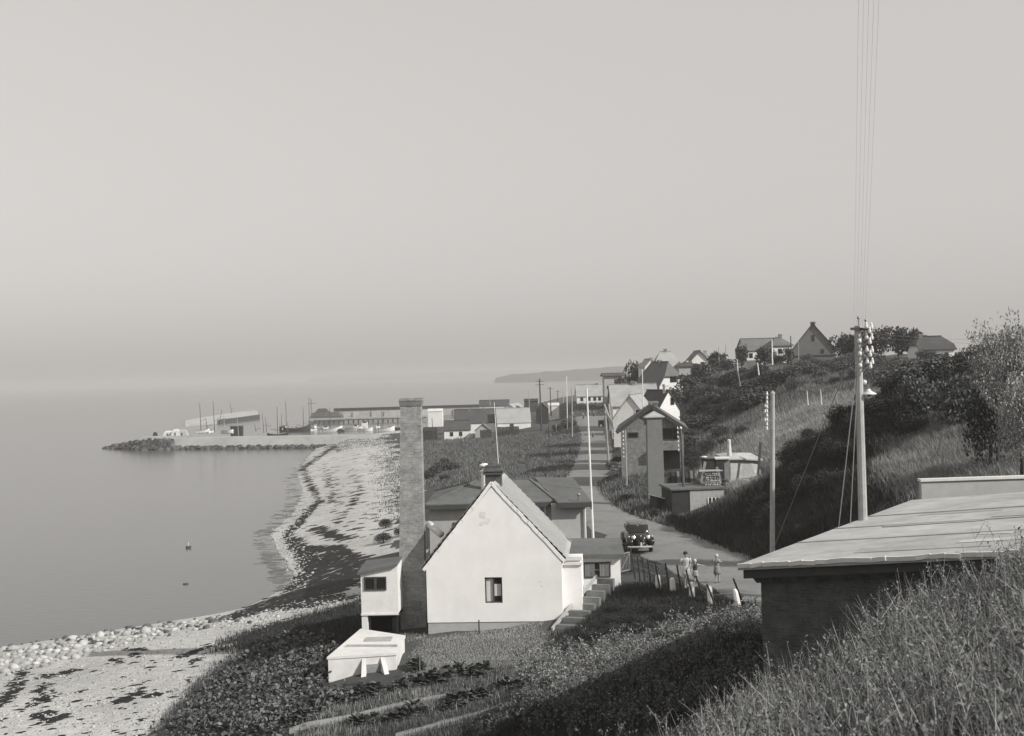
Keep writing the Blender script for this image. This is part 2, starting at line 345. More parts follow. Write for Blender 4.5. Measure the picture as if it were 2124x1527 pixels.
# ------------------------------------------------------------------ ground, beach, road, sea
def ground_mat():
    m = mat('turf', 0.062, 0.97, 0.45, 1.3, 0.4, scale2=0.12); return m
def beach_mat():
    m = mat('pebble_beach', 0.42, 0.95, 0.3, 2.0, scale2=0.15)
    t = m.node_tree; L = t.links; b = t.nodes['Principled BSDF']; src = b.inputs['Base Color'].links[0].from_socket
    tc = [n for n in t.nodes if n.type == 'TEX_COORD'][0]
    vo = t.nodes.new('ShaderNodeTexVoronoi'); vo.inputs['Scale'].default_value = 6.0; L.new(tc.outputs['Object'], vo.inputs['Vector'])
    mr = t.nodes.new('ShaderNodeMapRange'); mr.inputs['To Min'].default_value = 0.85; mr.inputs['To Max'].default_value = 1.15
    sc = t.nodes.new('ShaderNodeSeparateColor'); L.new(vo.outputs['Color'], sc.inputs[0]); L.new(sc.outputs[0], mr.inputs['Value'])
    vm = t.nodes.new('ShaderNodeVectorMath'); vm.operation = 'SCALE'; L.new(src, vm.inputs[0]); L.new(mr.outputs[0], vm.inputs['Scale']); L.new(vm.outputs[0], b.inputs['Base Color'])
    bp = t.nodes.new('ShaderNodeBump'); bp.inputs['Strength'].default_value = 0.3; bp.inputs['Distance'].default_value = 0.05; bp.invert = True
    L.new(vo.outputs['Distance'], bp.inputs['Height']); L.new(bp.outputs[0], b.inputs['Normal'])
    return m
land = ctr[:, 2] > -3.6
setting('ground', submesh('ground', ~isb & land, ground_mat()))
setting('beach', submesh('beach', isb & land, beach_mat()))

sea_m = mat('sea_water', 0.095, 0.16, 0.12, 0.02, spec=0.5, scale2=0.004)
_t = sea_m.node_tree; _b = _t.nodes['Principled BSDF']; _b.inputs['IOR'].default_value = 1.33
_tc = [n for n in _t.nodes if n.type == 'TEX_COORD'][0]
_mp = _t.nodes.new('ShaderNodeMapping'); _mp.inputs['Scale'].default_value = (0.35, 1.0, 1.0); _t.links.new(_tc.outputs['Object'], _mp.inputs[0])
for n in [n for n in _t.nodes if n.type == 'TEX_NOISE']: _t.links.new(_mp.outputs[0], n.inputs['Vector'])
_n = _t.nodes.new('ShaderNodeTexNoise'); _n.inputs['Scale'].default_value = 1.6; _n.inputs['Detail'].default_value = 4
_t.links.new(_mp.outputs[0], _n.inputs['Vector'])
_bp = _t.nodes.new('ShaderNodeBump'); _bp.inputs['Strength'].default_value = 0.25; _bp.inputs['Distance'].default_value = 0.06
_t.links.new(_n.outputs['Fac'], _bp.inputs['Height']); _t.links.new(_bp.outputs[0], _b.inputs['Normal'])
SEA = MB().add([(-30000, -2000, 0), (30000, -2000, 0), (30000, 45000, 0), (-30000, 45000, 0)], [(0, 1, 2, 3)])
setting('sea', SEA.mesh('sea', sea_m))

def far_land(name, px, d, depth, g):                                   # low hills of a coast: (x, y top, y foot) in the picture
    mb = MB(); rows = []
    n = len(px)
    for k, (x, yt) in enumerate(px):
        p = at(x, yt, d); rows.append([(p.x, d - 30, -2), (p.x, d - 10, max(1.0, p.z * .5)), (p.x, d + 60, p.z), (p.x * 1.05, d + depth, p.z * .9 + 2), (p.x * 1.1, d + depth * 2, -2)])
    vs = [q for r in rows for q in r]
    fs = [(k * 5 + i, (k + 1) * 5 + i, (k + 1) * 5 + i + 1, k * 5 + i + 1) for k in range(n - 1) for i in range(4)]
    mb.add(vs, fs); setting(name, mb.mesh(name, mat('far_land_' + name, g, 0.95, 0.4, 0.01)))
def wob(x0, x1, y0, y1, n, a, seed):
    r = random.Random(seed); return [(x0 + (x1 - x0) * k / n, y0 + (y1 - y0) * (k / n) + r.uniform(-a, a)) for k in range(n + 1)]
far_land('far_coast', [(640, 786)] + wob(680, 1330, 778, 762, 40, 1.6, 3), 6500, 600, 0.09)
far_land('headland', [(1026, 786), (1045, 782)] + wob(1060, 1400, 777, 752, 26, 1.3, 5), 2300, 500, 0.07)

def road_mesh():
    ys = np.concatenate([np.arange(44.5, 160, 1.2), np.arange(160, 284, 3)]); a, b = nodes_at(ys)
    a = smooth_rows(a, 4); V = []; F = []
    K = 8
    for j, y in enumerate(ys):
        w = RNG.normal(0, .12, 2) + np.array([.15 * math.sin(y * .9), .15 * math.sin(y * .7)])
        for k in range(K + 1):
            x = a[j, 6] + w[0] + (a[j, 7] - a[j, 6] + w[1] - w[0]) * k / K
            V.append((x, y, float(T(x, y)) + (0.045 + .05 * math.sin(pi * k / K)) * (1 if 0 < k < K else 0.3)))
    for j in range(len(ys) - 1):
        for k in range(K): o = j * (K + 1) + k; F.append((o, o + 1, o + K + 2, o + K + 1))
    return np_mesh('road', V, F, mat('road_gravel', 0.2, 0.95, 0.24, 4.0, 0.35, scale2=.5), True)
setting('road', road_mesh())

# ------------------------------------------------------------------ buildings: general builder
def window(parent, side, u, z, w, h, W_, L_, fm=None, panes=2, curtain=False, mull=1, frame=.06):
    """frame with child panes on a wall of a house in house coordinates; side f/b/l/r"""
    fm = fm or WHITE2
    def q(a, b, o):                                                   # a along the wall, b up, o outwards
        return {'f': (u + a, -o, z + b), 'b': (u + a, L_ + o, z + b), 'l': (-W_ / 2 - o, u + a, z + b), 'r': (W_ / 2 + o, u + a, z + b)}[side]
    def bx(mb, a0, a1, b0, b1, o0, o1):
        p, r = q(a0, b0, o0), q(a1, b1, o1)
        return mb.box(*[f(p[i], r[i]) for i in range(3) for f in (min, max)])
    f = MB(); t = frame
    bx(f, -w / 2, w / 2, 0, t, -.02, .05); bx(f, -w / 2, w / 2, h - t, h, -.02, .05)
    bx(f, -w / 2, -w / 2 + t, t, h - t, -.02, .045); bx(f, w / 2 - t, w / 2, t, h - t, -.02, .045)
    for k in range(mull): a = -w / 2 + w * (k + 1) / (mull + 1); bx(f, a - t * .4, a + t * .4, t, h - t, -.02, .04)
    fo = part('window', f, fm, parent)
    for k in range(mull + 1):
        a0 = -w / 2 + t + (w - 2 * t) * k / (mull + 1); a1 = -w / 2 + t + (w - 2 * t) * (k + 1) / (mull + 1)
        part('pane', bx(MB(), a0 + .02, a1 - .02, t, h - t, -.015, .015), CURT if curtain == k + 10 else GLASS, fo)
    return fo
def house(name, label, cat, loc, rz, W_, L_, eave, ridge, wm, rm, over=.3, hip=0.0, hipin=0.0, chim=(), wins=(), group=None, thick=.14, base=1.2, chm=None, winm=None, door=None):
    o = thing(name, label, cat, loc, rz, group)
    zt = ridge - (ridge - eave) * hip; xt = W_ / 2 * hip
    sec = [(-W_ / 2, -base), (W_ / 2, -base), (W_ / 2, eave)] + ([(xt, zt), (-xt, zt)] if 0 < hip < 1 else [] if hip >= 1 else [(0, ridge)]) + [(-W_ / 2, eave)]
    part('wall', MB().rings([[(x, 0, z) for x, z in sec], [(x, L_, z) for x, z in sec]]), wm, o)
    s = (ridge - eave) / (W_ / 2); E = W_ / 2 + over; ze = eave - s * over + thick * 1.25; zr = ridge + thick * 1.25; y0, y1 = -over, L_ + over
    if hip <= 0:
        polys = [[(-E, y0, ze), (0, y0, zr), (0, y1, zr), (-E, y1, ze)][::-1], [(E, y0, ze), (E, y1, ze), (0, y1, zr), (0, y0, zr)]]
    else:
        zt2 = zr - (zr - ze) * hip; xx = E * hip; i = hipin
        if hip < 1:
            polys = [[(-E, y0, ze), (-xx, y0, zt2), (0, y0 + i, zr), (0, y1 - i, zr), (-xx, y1, zt2), (-E, y1, ze)][::-1],
                     [(E, y0, ze), (E, y1, ze), (xx, y1, zt2), (0, y1 - i, zr), (0, y0 + i, zr), (xx, y0, zt2)]]
        else:
            polys = [[(-E, y0, ze), (0, y0 + i, zr), (0, y1 - i, zr), (-E, y1, ze)][::-1], [(E, y0, ze), (E, y1, ze), (0, y1 - i, zr), (0, y0 + i, zr)]]
        polys += [[(-xx, y0, zt2), (xx, y0, zt2), (0, y0 + i, zr)], [(xx, y1, zt2), (-xx, y1, zt2), (0, y1 - i, zr)]]
    ro = part('roof', MB().slab(polys, thick), rm, o)
    rd = MB(); rd.bar((0, y0 + (hipin if hip else 0), zr + .03), (0, y1 - (hipin if hip else 0), zr + .03), .26, .1); part('ridge_cap', rd, rm, ro)
    for (cx, cy, w, h) in chim:
        zc = ridge - abs(cx) * s
        c = part('chimney', MB().box(cx - w / 2, cx + w / 2, cy - w / 2, cy + w / 2, zc - .4, ridge + h), chm or MBRICK, ro if True else o)
        cc = MB().box(cx - w / 2 - .07, cx + w / 2 + .07, cy - w / 2 - .07, cy + w / 2 + .07, ridge + h - .22, ridge + h - .08)
        props(link('chimney_cap', cc.mesh('chimney_cap', chm or MBRICK), ro))
    for wn in wins: window(o, *wn[:5], W_, L_, fm=winm, mull=(wn[5] if len(wn) > 5 else 1))
    if door:
        side, u, w, h = door; part('door', MB().box(u - w / 2, u + w / 2, -.05, .03, 0, h) if side == 'f' else MB().box(W_ / 2 - .03, W_ / 2 + .05, u - w / 2, u + w / 2, 0, h), DWOOD, o)
    return o

# ------------------------------------------------------------------ the white gable house
hb = at(1027, 1290, 55)
H = thing('gable_house', 'whitewashed gable house with one casement window, standing against the tall brick chimney', 'house', hb, -0.075)
HW = 6.05; HL = 5.6; eL, eR, rz_ = 2.42, 2.72, 6.0; xl_, xr_ = -HW / 2, HW / 2
wx0, wx1, wz0, wz1 = -.42, .36, .83, 1.98
def ztop(x): return eL + (rz_ - eL) * (x - xl_) / -xl_ if x <= 0 else rz_ + (eR - rz_) * x / xr_
gw = MB()
def colx(x0, x1, za, zb0, zb1): gw.add([(x0, 0, za), (x1, 0, za), (x1, 0, zb1), (x0, 0, zb0)], [(0, 1, 2, 3)])
xs = [xl_, wx0, 0, wx1, xr_]
for a, b in zip(xs[:-1], xs[1:]):
    if a >= wx0 - 1e-6 and b <= wx1 + 1e-6:
        colx(a, b, 0, wz0, wz0); colx(a, b, wz1, ztop(a), ztop(b))
    else: colx(a, b, 0, ztop(a), ztop(b))
for (a, b) in (((wx0, wz0), (wx1, wz0)), ((wx1, wz0), (wx1, wz1)), ((wx1, wz1), (wx0, wz1)), ((wx0, wz1), (wx0, wz0))):
    gw.add([(a[0], 0, a[1]), (b[0], 0, b[1]), (b[0], .14, b[1]), (a[0], .14, a[1])], [(0, 1, 2, 3)])
gw.add([(xl_, 0, 0), (xl_, 0, eL), (xl_, HL, eL), (xl_, HL, 0)], [(0, 1, 2, 3)]); gw.add([(xr_, 0, 0), (xr_, HL, 0), (xr_, HL, eR), (xr_, 0, eR)], [(0, 1, 2, 3)])
gw.add([(xl_, HL, 0), (xl_, HL, eL), (0, HL, rz_), (xr_, HL, eR), (xr_, HL, 0)], [(0, 1, 2, 3, 4)])
part('wall', gw, WHITE, H)
part('plinth', MB().box(xl_ + .02, xr_ - .02, .03, HL - .03, -1.7, -.001), PLINTH, H)
fr = MB()
for bx in ((wx0, wx1, wz0, wz0 + .06), (wx0, wx1, wz1 - .06, wz1), (wx0, wx0 + .06, wz0 + .06, wz1 - .06), (wx1 - .06, wx1, wz0 + .06, wz1 - .06), (-.06, .0, wz0 + .06, wz1 - .06)): fr.box(bx[0], bx[1], .06, .13, bx[2], bx[3])
fo = part('window', fr, DWOOD, H)
for (a, b, c, d, m) in ((wx0 + .06, -.06, wz0 + .06, wz1 - .06, CURT), (0, wx1 - .06, wz0 + .06, wz0 + .3, DARK), (0, wx1 - .06, wz0 + .302, wz1 - .32, CURT), (0, wx1 - .06, wz1 - .318, wz1 - .06, DARK)):
    part('curtain' if m is CURT else 'pane', MB().box(a, b, .12, .14, c, d), m, fo)
def tile_plane(E0, R0, E1, R1, nu, nv, amp=.035, th=.06):               # pantiles: waves across, lapped courses up the slope
    E0, R0, E1, R1 = map(Vector, (E0, R0, E1, R1)); N = (E1 - E0).cross(R0 - E0).normalized()
    if N.z < 0: N = -N
    V = []; F = []; su = nu * 4
    for v in range(nv):
        for e in (0, 1):
            for i in range(su + 1):
                a = i / su; b = min(1, (v + e) / nv)
                p = (E0.lerp(E1, a)).lerp(R0.lerp(R1, a), b) + N * (amp * math.sin(2 * pi * a * nu) + th * (1 - e) + .09)
                V.append(tuple(p))
    for v in range(2 * nv - 1):
        for i in range(su): o = v * (su + 1) + i; F.append((o, o + 1, o + su + 2, o + su + 1))
    return V, F
rb = MB().slab([[(xl_ - .12, .02, eL - .08), (0, .02, rz_ + .12), (0, HL + .1, rz_ + .12), (xl_ - .12, HL + .1, eL - .08)][::-1], [(xr_ + .16, .02, eR - .08), (xr_ + .16, HL + .1, eR - .08), (0, HL + .1, rz_ + .12), (0, .02, rz_ + .12)]], .1)
hr = part('roof', rb, TILE, H)
TILEP = mat('pale_house_tile', .36, .9, .15, 2.5, .15)
V, F = tile_plane((xr_ + .2, .0, eR - .06), (0, .0, rz_ + .12), (xr_ + .2, HL + .12, eR - .06), (0, HL + .12, rz_ + .12), 24, 15, .012, .035)
props(link('tile_course', np_mesh('tile_course', V, F, TILEP), hr), kind='stuff')
V, F = tile_plane((xl_ - .16, .0, eL - .06), (0, .0, rz_ + .12), (xl_ - .16, HL + .12, eL - .06), (0, HL + .12, rz_ + .12), 24, 16)
props(link('tile_course', np_mesh('tile_course', V, F, TILE), hr), kind='stuff')
vg = MB()                                                             # whitewashed verge along the rakes, slightly uneven
for (ax, az, bx_, bz) in ((xl_ - .12, eL - .1, 0, rz_ + .12), (xr_ + .14, eR - .1, 0, rz_ + .12)):
    for k in range(14):
        t0, t1 = k / 14, (k + 1) / 14 + .004; dz = random.uniform(-.02, .02)
        vg.bar((ax + (bx_ - ax) * t0, .05, az + (bz - az) * t0 + .03 + dz), (ax + (bx_ - ax) * t1, .05, az + (bz - az) * t1 + .03 + dz), .16, .14)
part('verge', vg, WHITE, H)
ch = part('chimney', MB().box(-.38, .34, 1.1, 1.8, 5.0, 6.85).box(-.46, .42, 1.02, 1.88, 6.45, 6.56), DBRICK, H)
props(link('chimney_cap', MB().hexa([(-.5, .98, 6.6), (.46, .98, 6.6), (.46, 1.92, 6.6), (-.5, 1.92, 6.6)], [(-.2, 1.3, 6.98), (.16, 1.3, 6.98), (.16, 1.6, 6.98), (-.2, 1.6, 6.98)]).mesh('chimney_cap', DBRICK), ch))
rr = random.Random(14)
for k, (px_, pz_, r_) in enumerate(((-.42, 4.75, .2), (-.25, 4.5, .16), (-.5, 4.35, .12), (2.05, 1.75, .07), (2.12, 1.55, .05))):
    n_ = 9; pts = [(px_ + math.cos(2 * pi * i / n_) * r_ * rr.uniform(.5, 1.3), pz_ + math.sin(2 * pi * i / n_) * r_ * rr.uniform(.5, 1.2)) for i in range(n_)]
    part('plaster_stain', MB().hexa([(x, -.002, z) for x, z in pts], [(x, -.006, z) for x, z in pts]), mat('stained_plaster_%d' % (k % 2), (.68, .74)[k % 2], .95, .2, 9., .3), H)
part('flue_pipe', MB().tube((-3.1, 1.7, 4.2), (-2.45, 1.2, 3.75), .16, n=12), WHITE2, H, smooth=True)
# lean-to on the right side of the house
part('side_wall', MB().box(xr_ + .003, xr_ + .85, 1.0, 4.5, -.9, 2.3), WHITE, H, label='low white side wall right of the gable')
part('side_slab', MB().box(xr_ - .05, xr_ + .9, .9, 1.7, 2.32, 2.42).box(xr_ + .02, xr_ + .8, 1.0, 1.6, 2.42, 2.52).box(xr_ - .02, xr_ + .87, .95, 1.65, 2.52, 2.68), WHITE2, H)
# shed right of the house
sh0 = at(1205, 1205, 60.5)
S = thing('lean_to_shed', 'low white shed with flat black roof between the gable house and the road', 'shed', sh0, -0.03)
part('wall', MB().box(-.9, 1.95, 0, 2.6, -.8, 1.18), WHITE, S)
part('roof', MB().hexa([(-1.2, -.3, 1.2), (2.15, -.3, 1.14), (2.15, 2.9, 1.5), (-1.2, 2.9, 1.56)], [(-1.2, -.3, 1.36), (2.15, -.3, 1.3), (2.15, 2.9, 1.66), (-1.2, 2.9, 1.72)]), FELT, S)
w_ = part('window', MB().box(.16, 1.46, -.05, .02, .15, .2).box(.16, 1.46, -.05, .02, .85, .9).box(.16, .21, -.05, .02, .2, .85).box(1.41, 1.46, -.05, .02, .2, .85), DWOOD, S)
for k in range(5):
    for j in range(2): part('pane', MB().box(.22 + k * .24, .44 + k * .24, -.03, .01, .21 + j * .33, .51 + j * .33), [GREYW, GLASS, METAL][(k * 2 + j * 3) % 3], w_)

# ------------------------------------------------------------------ tall chimney
cb = at(858, 1337, 57.2); ct = at(853, 826, 57.2)
C = thing('tall_chimney', 'tall square tapering brick chimney rising beside the white gable house', 'chimney', (cb.x, cb.y, cb.z))
hC = ct.z - cb.z; dx = ct.x - cb.x
def csec(z, w): k = z / hC; return [(dx * k + a * w / 2, b * w / 2, z) for a, b in ((-1, -1), (1, -1), (1, 1), (-1, 1))]
part('shaft', MB().rings([csec(-1, 1.32), csec(1.0, 1.31), csec(3.35, 1.29)]).rings([csec(3.352, 1.17), csec(hC - .25, .93)]), BRICK, C)
part('shoulder', MB().rings([csec(3.3, 1.31), csec(3.45, 1.27), csec(3.62, 1.19)]), BRICK, C)
part('crown', MB().rings([csec(hC - .34, 1.0), csec(hC - .2, 1.05), csec(hC - .12, 1.06)]).rings([csec(hC - .119, 1.1), csec(hC, 1.04)]), MBRICK, C)
part('soot_hatch', MB().box(-.02, .42, -.69, -.6, 1.72, 2.12).box(.0, .4, -.7, -.69, 1.75, 2.09), METAL, C)

# ------------------------------------------------------------------ annex and cellar left of the chimney
ab = at(750, 1273, 55.2)
A = thing('raised_annex', 'white boarded annex on an open undercroft left of the tall chimney', 'shed', ab, -0.04)
aw = 1.66
part('wall', MB().hexa([(0, 0, 0), (aw, 0, 0), (aw, 2.6, 0), (0, 2.6, 0)], [(0, 0, 1.76), (aw, 0, 2.08), (aw, 2.6, 2.22), (0, 2.6, 1.9)]), WHITE2, A)
part('roof', MB().hexa([(-.12, -.16, 1.75), (aw, -.16, 2.1), (aw, 2.8, 2.26), (-.12, 2.8, 1.92)], [(-.12, -.16, 1.87), (aw, -.16, 2.22), (aw, 2.8, 2.38), (-.12, 2.8, 2.04)]), FELTL, A)
f_ = MB().box(.15, 1.15, -.05, .02, 1.03, 1.09).box(.15, 1.15, -.05, .02, 1.57, 1.63).box(.15, .2, -.045, .02, 1.09, 1.57).box(1.1, 1.15, -.045, .02, 1.09, 1.57).box(.6, .7, -.04, .02, 1.09, 1.57)
fo = part('window', f_, DWOOD, A)
part('pane', MB().box(.21, .59, -.02, .015, 1.09, 1.57), GLASS, fo); part('pane', MB().box(.71, 1.09, -.02, .015, 1.09, 1.57), GLASS, fo)
part('sill', MB().box(-.02, aw, -.05, 0, -.08, -.003), WHITE2, A)
part('post', MB().box(.0, .26, 0, .26, -1.3, -.081), WHITE2, A)
part('back_wall', MB().box(.1, aw, 1.9, 2.1, -1.3, -.081).box(aw - .3, aw - .12, .05, 1.9, -1.3, -.081), DARK, A)
part('floor_beam', MB().box(.1, aw, .3, .5, -.2, -.081).box(.1, aw, 1.3, 1.5, -.2, -.081), DWOOD, A)
cp_ = [onz(678, 1363, 5.15), onz(823, 1354, 5.1), onz(841, 1318, 5.12), onz(748, 1304, 5.12)]
c0 = Vector((cp_[0].x, cp_[0].y, 4.0))
K = thing('cellar_bunker', 'white concrete cellar with flat roof and small dark door, below the raised annex', 'cellar', c0)
lp = [p - c0 for p in cp_]
part('wall', MB().hexa([(p.x + (.04 if i in (0, 3) else -.04), p.y + (.04 if i < 2 else -.04), -.9) for i, p in enumerate(lp)], [(p.x + (.04 if i in (0, 3) else -.04), p.y + (.04 if i < 2 else -.04), p.z - .1) for i, p in enumerate(lp)]), streaks(mat('dirty_white', .66, .95, .2, 2.2, .3), .14, 1.2, .7), K)
part('roof', MB().hexa([(p.x, p.y, p.z - .099) for p in lp], [(p.x, p.y, p.z) for p in lp]), CONCP, K)
r0 = lp[0].lerp(lp[3], .33); r1 = lp[1].lerp(lp[2], .33)
part('roof_ridge', MB().bar((r0.x + .3, r0.y, r0.z + .04), (r1.x - .1, r1.y, r1.z + .04), .12, .09), CONC, K)
hq = lp[0].lerp(lp[3], .66).lerp(lp[1].lerp(lp[2], .66), .55)
part('roof_hatch', MB().box(hq.x - .55, hq.x + .55, hq.y - .45, hq.y + .3, hq.z + .003, hq.z + .05), CONC, K)
dv = (lp[1] - lp[0]); dl = dv.length; dv = dv / dl; dn = Vector((dv.y, -dv.x, 0))
dc = lp[0] + dv * (dl * .66)
def dq(a, o, z): p = dc + dv * a + dn * o; return (p.x, p.y, z)
part('door', MB().hexa([dq(-.32, -.1, .1), dq(.32, -.1, .1), dq(.32, .03, .1), dq(-.32, .03, .1)], [dq(-.32, -.1, .72), dq(.32, -.1, .72), dq(.32, .03, .72), dq(-.32, .03, .72)]), WOOD, K)
for sgn in (-1, 1):
    part('buttress', MB().hexa([dq(sgn * .36 - .1, -.05, -.5), dq(sgn * .36 + .1, -.05, -.5), dq(sgn * .5 + .12, .75, -.5), dq(sgn * .5 - .12, .75, -.5)], [dq(sgn * .36 - .08, -.05, .98), dq(sgn * .36 + .08, -.05, .98), dq(sgn * .5 + .1, .75, .12), dq(sgn * .5 - .1, .75, .12)]), MATS['dirty_white'], K)
part('door_step', MB().hexa([dq(-.5, .0, -.4), dq(.5, 0, -.4), dq(.5, .7, -.4), dq(-.5, .7, -.4)], [dq(-.5, 0, .05), dq(.5, 0, .05), dq(.5, .7, .02), dq(-.5, .7, .02)]), CONCP, K)

# ------------------------------------------------------------------ low hip-roofed building behind
bb = at(1014, 1125, 73.5); bb.z = 5.3
B = thing('hip_roofed_workshop', 'low wide grey building with felted hip roof behind the gable house', 'building', bb, -0.01)
X0, X1, XW = -3.7, 3.75, 5.75; ez = 3.1
part('wall', MB().box(X0 + .2, X1, 0, 7.5, -1.2, ez - .14), PLINTH, B)
part('wing_wall', MB().box(X1 + .003, XW - .1, -1.1, 6.9, -1.2, ez - .1), PLINTH, B)
E = [(X0, -.5, ez), (X1 + .35, -.5, ez), (X1 + .35, 8, ez), (X0, 8, ez)]; Rg = [(X0 + 2.9, 3.4, ez + 1.0), (X1 - 1.2, 3.4, ez + 1.0)]
ro = part('roof', MB().slab([[E[0], E[1], Rg[1], Rg[0]], [E[1], E[2], Rg[1]], [E[2], E[3], Rg[0], Rg[1]], [E[3], E[0], Rg[0]]], .16), FELT, B)
hc = MB()
for a, b in ((E[0], Rg[0]), (E[1], Rg[1]), (Rg[0], Rg[1]), (E[3], Rg[0])): hc.bar((a[0], a[1], a[2] + .02), (b[0], b[1], b[2] + .02), .16, .07)
part('hip_cap', hc, FELTL, ro)
part('wing_roof', MB().slab([[(X1 + .36, -1.6, ez + .05), (XW + .35, -1.6, ez + .05), (XW - .4, 7.2, ez + .72), (X1 - .9, 7.2, ez + .82)]], .2), FELT, B)
part('fascia', MB().box(X0, X1 + .3, -.56, -.5, ez - .3, ez - .05).box(X1 + .3, XW + .35, -1.66, -1.602, ez - .28, ez + .0), DWOOD, B)
part('downpipe', MB().tube((X1 - .35, -.08, -.8), (X1 - .35, -.08, ez - .2), .05, n=6), WHITE2, B)
part('downpipe', MB().tube((XW - .05, -1.2, -.8), (XW - .05, -1.2, ez - .2), .05, n=6), WHITE2, B)
part('door', MB().box(-2.1, -1.0, -.05, .02, -.2, 1.95), DWOOD, B)
part('window', MB().box(.2, 1.3, -.05, .02, .9, 1.9), GLASS, B)
vt = MB().lathe([(.24, .0), (.23, 1.25), (.3, 1.27), (.3, 1.35), (.22, 1.37)], 14, (-.2, 1.9, ez + .4))
vp = part('vent_stack', vt, WHITE2, B, smooth=False)
part('vent_cap', MB().lathe([(.33, 1.62), (.3, 1.7), (.12, 1.78)], 14, (-.2, 1.9, ez + .4)), WHITE2, vp)
for k in range(6):
    a = k * pi / 3; part('vent_louvre', MB().box(-.2 + .2 * math.cos(a) - .035, -.2 + .2 * math.cos(a) + .035, 1.9 + .2 * math.sin(a) - .035, 1.9 + .2 * math.sin(a) + .035, ez + 1.77, ez + 2.02), CONC, vp)
part('drain_stub', MB().tube((XW + .25, -1.0, ez - .05), (XW + .33, -1.3, ez - .42), .05, n=6), METAL, B)
part('roof_lamp', MB().tube((X1 + 1.6, -1.4, ez + .1), (X1 + 1.6, -1.4, ez + .4), .05, n=6).ball((X1 + 1.6, -1.4, ez + .45), .1), METAL, B)

# ------------------------------------------------------------------ flat roofed building in front right
A0 = at(1530, 1172, 29.8); B0 = at(1890, 1035, 42.8)
e2 = Vector((B0.x - A0.x, B0.y - A0.y, 0)); L2 = e2.length; e2 = e2 / L2; e1 = Vector((e2.y, -e2.x, 0))
F_ = thing('flat_roofed_building', 'dark brick building with pale flat roof half hidden by the weeds at right', 'building', (A0.x, A0.y, 6.5), math.atan2(e1.y, e1.x))
zA = A0.z - 6.5; rise = .105; WL = 13.0
def rz2(u): return zA + rise * u
rf = MB().hexa([(0, 0, rz2(0) - .13), (WL, 0, rz2(WL) - .13), (WL, L2, rz2(WL) - .13), (0, L2, rz2(0) - .13)], [(0, 0, rz2(0)), (WL, 0, rz2(WL)), (WL, L2, rz2(WL)), (0, L2, rz2(0))])
ro = part('roof', rf, mat('roof_screed', 0.38, 0.95, 0.38, 1.6, 0.35, scale2=.22), F_)
part('fascia', MB().hexa([(.1, .1, rz2(0) - .34), (WL, .1, rz2(WL) - .34), (WL, .22, rz2(WL) - .34), (.1, .22, rz2(0) - .34)], [(.1, .1, rz2(0) - .132), (WL, .1, rz2(WL) - .132), (WL, .22, rz2(WL) - .132), (.1, .22, rz2(0) - .132)]), DWOOD, F_)
part('wall', MB().hexa([(.4, .45, -3), (WL - .5, .45, -3), (WL - .5, L2 - .4, -3), (.4, L2 - .4, -3)], [(.4, .45, rz2(.4) - .2), (WL - .5, .45, rz2(WL - .5) - .2), (WL - .5, L2 - .4, rz2(WL - .5) - .2), (.4, L2 - .4, rz2(.4) - .2)]), DBRICK, F_)
part('cornice', MB().hexa([(.33, .36, rz2(.3) - .5), (WL, .36, rz2(WL) - .5), (WL, .447, rz2(WL) - .5), (.33, .447, rz2(.3) - .5)], [(.25, .25, rz2(.3) - .345), (WL, .25, rz2(WL) - .345), (WL, .447, rz2(WL) - .345), (.25, .447, rz2(.3) - .345)]), DBRICK, F_)
for k in range(3):  # thin raised strips standing in for the shadow lines of the wires
    y = 4.0 + k * 3.1; part('wire_shadow_strip', MB().hexa([(.05, y, rz2(0) + .004), (WL, y, rz2(WL) + .004), (WL, y + .14, rz2(WL) + .004), (.05, y + .14, rz2(0) + .004)], [(.05, y, rz2(0) + .03), (WL, y, rz2(WL) + .03), (WL, y + .14, rz2(WL) + .03), (.05, y + .14, rz2(0) + .03)]), CONC, ro)
rr = random.Random(21)
for k in range(7):
    u0, v0, w, h = rr.uniform(.4, 9), rr.uniform(.6, 13.5), rr.uniform(.8, 3.2), rr.uniform(.25, 1.0)
    pts = [(u0 + rr.uniform(-.1, .1), v0), (u0 + w, v0 + rr.uniform(-.15, .15)), (u0 + w + rr.uniform(-.2, .2), v0 + h), (u0 + w * .5, v0 + h + rr.uniform(-.1, .15)), (u0, v0 + h)]
    part('roof_patch', MB().hexa([(x, y, rz2(x) + .004 + k * .0015) for x, y in pts], [(x, y, rz2(x) + .009 + k * .0015) for x, y in pts]), mat('felt_patch_%s' % ('pale' if k % 2 else 'grey'), .46 if k % 2 else .32, .95, .3, 3., .3), ro)
lip = MB()
for k in range(40): lip.bar((k * .325, rr.uniform(-.02, .03), rz2(k * .325) - .02 + rr.uniform(-.02, .02)), ((k + 1) * .325, rr.uniform(-.02, .03), rz2((k + 1) * .325) - .02 + rr.uniform(-.02, .02)), .1, .1)
part('roof_lip', lip, CONCP, ro)
p0 = F_.rotation_euler.z
pa = at(1912, 1031, 43.4); pb = at(2190, 1022, 43.4)
PW = thing('parapet_wall', 'low rendered wall with bright coping behind the pale flat roof', 'wall', (pa.x, pa.y, pa.z))
hw = at(1912, 994, 43.4).z - pa.z; dd = pb - pa
part('wall', MB().hexa([(0, 0, -1), (dd.x, 0, dd.z - 1), (dd.x, .25, dd.z - 1), (0, .25, -1)], [(0, 0, hw - .09), (dd.x, 0, dd.z + hw - .09), (dd.x, .25, dd.z + hw - .09), (0, .25, hw - .09)]), PLINTH, PW)
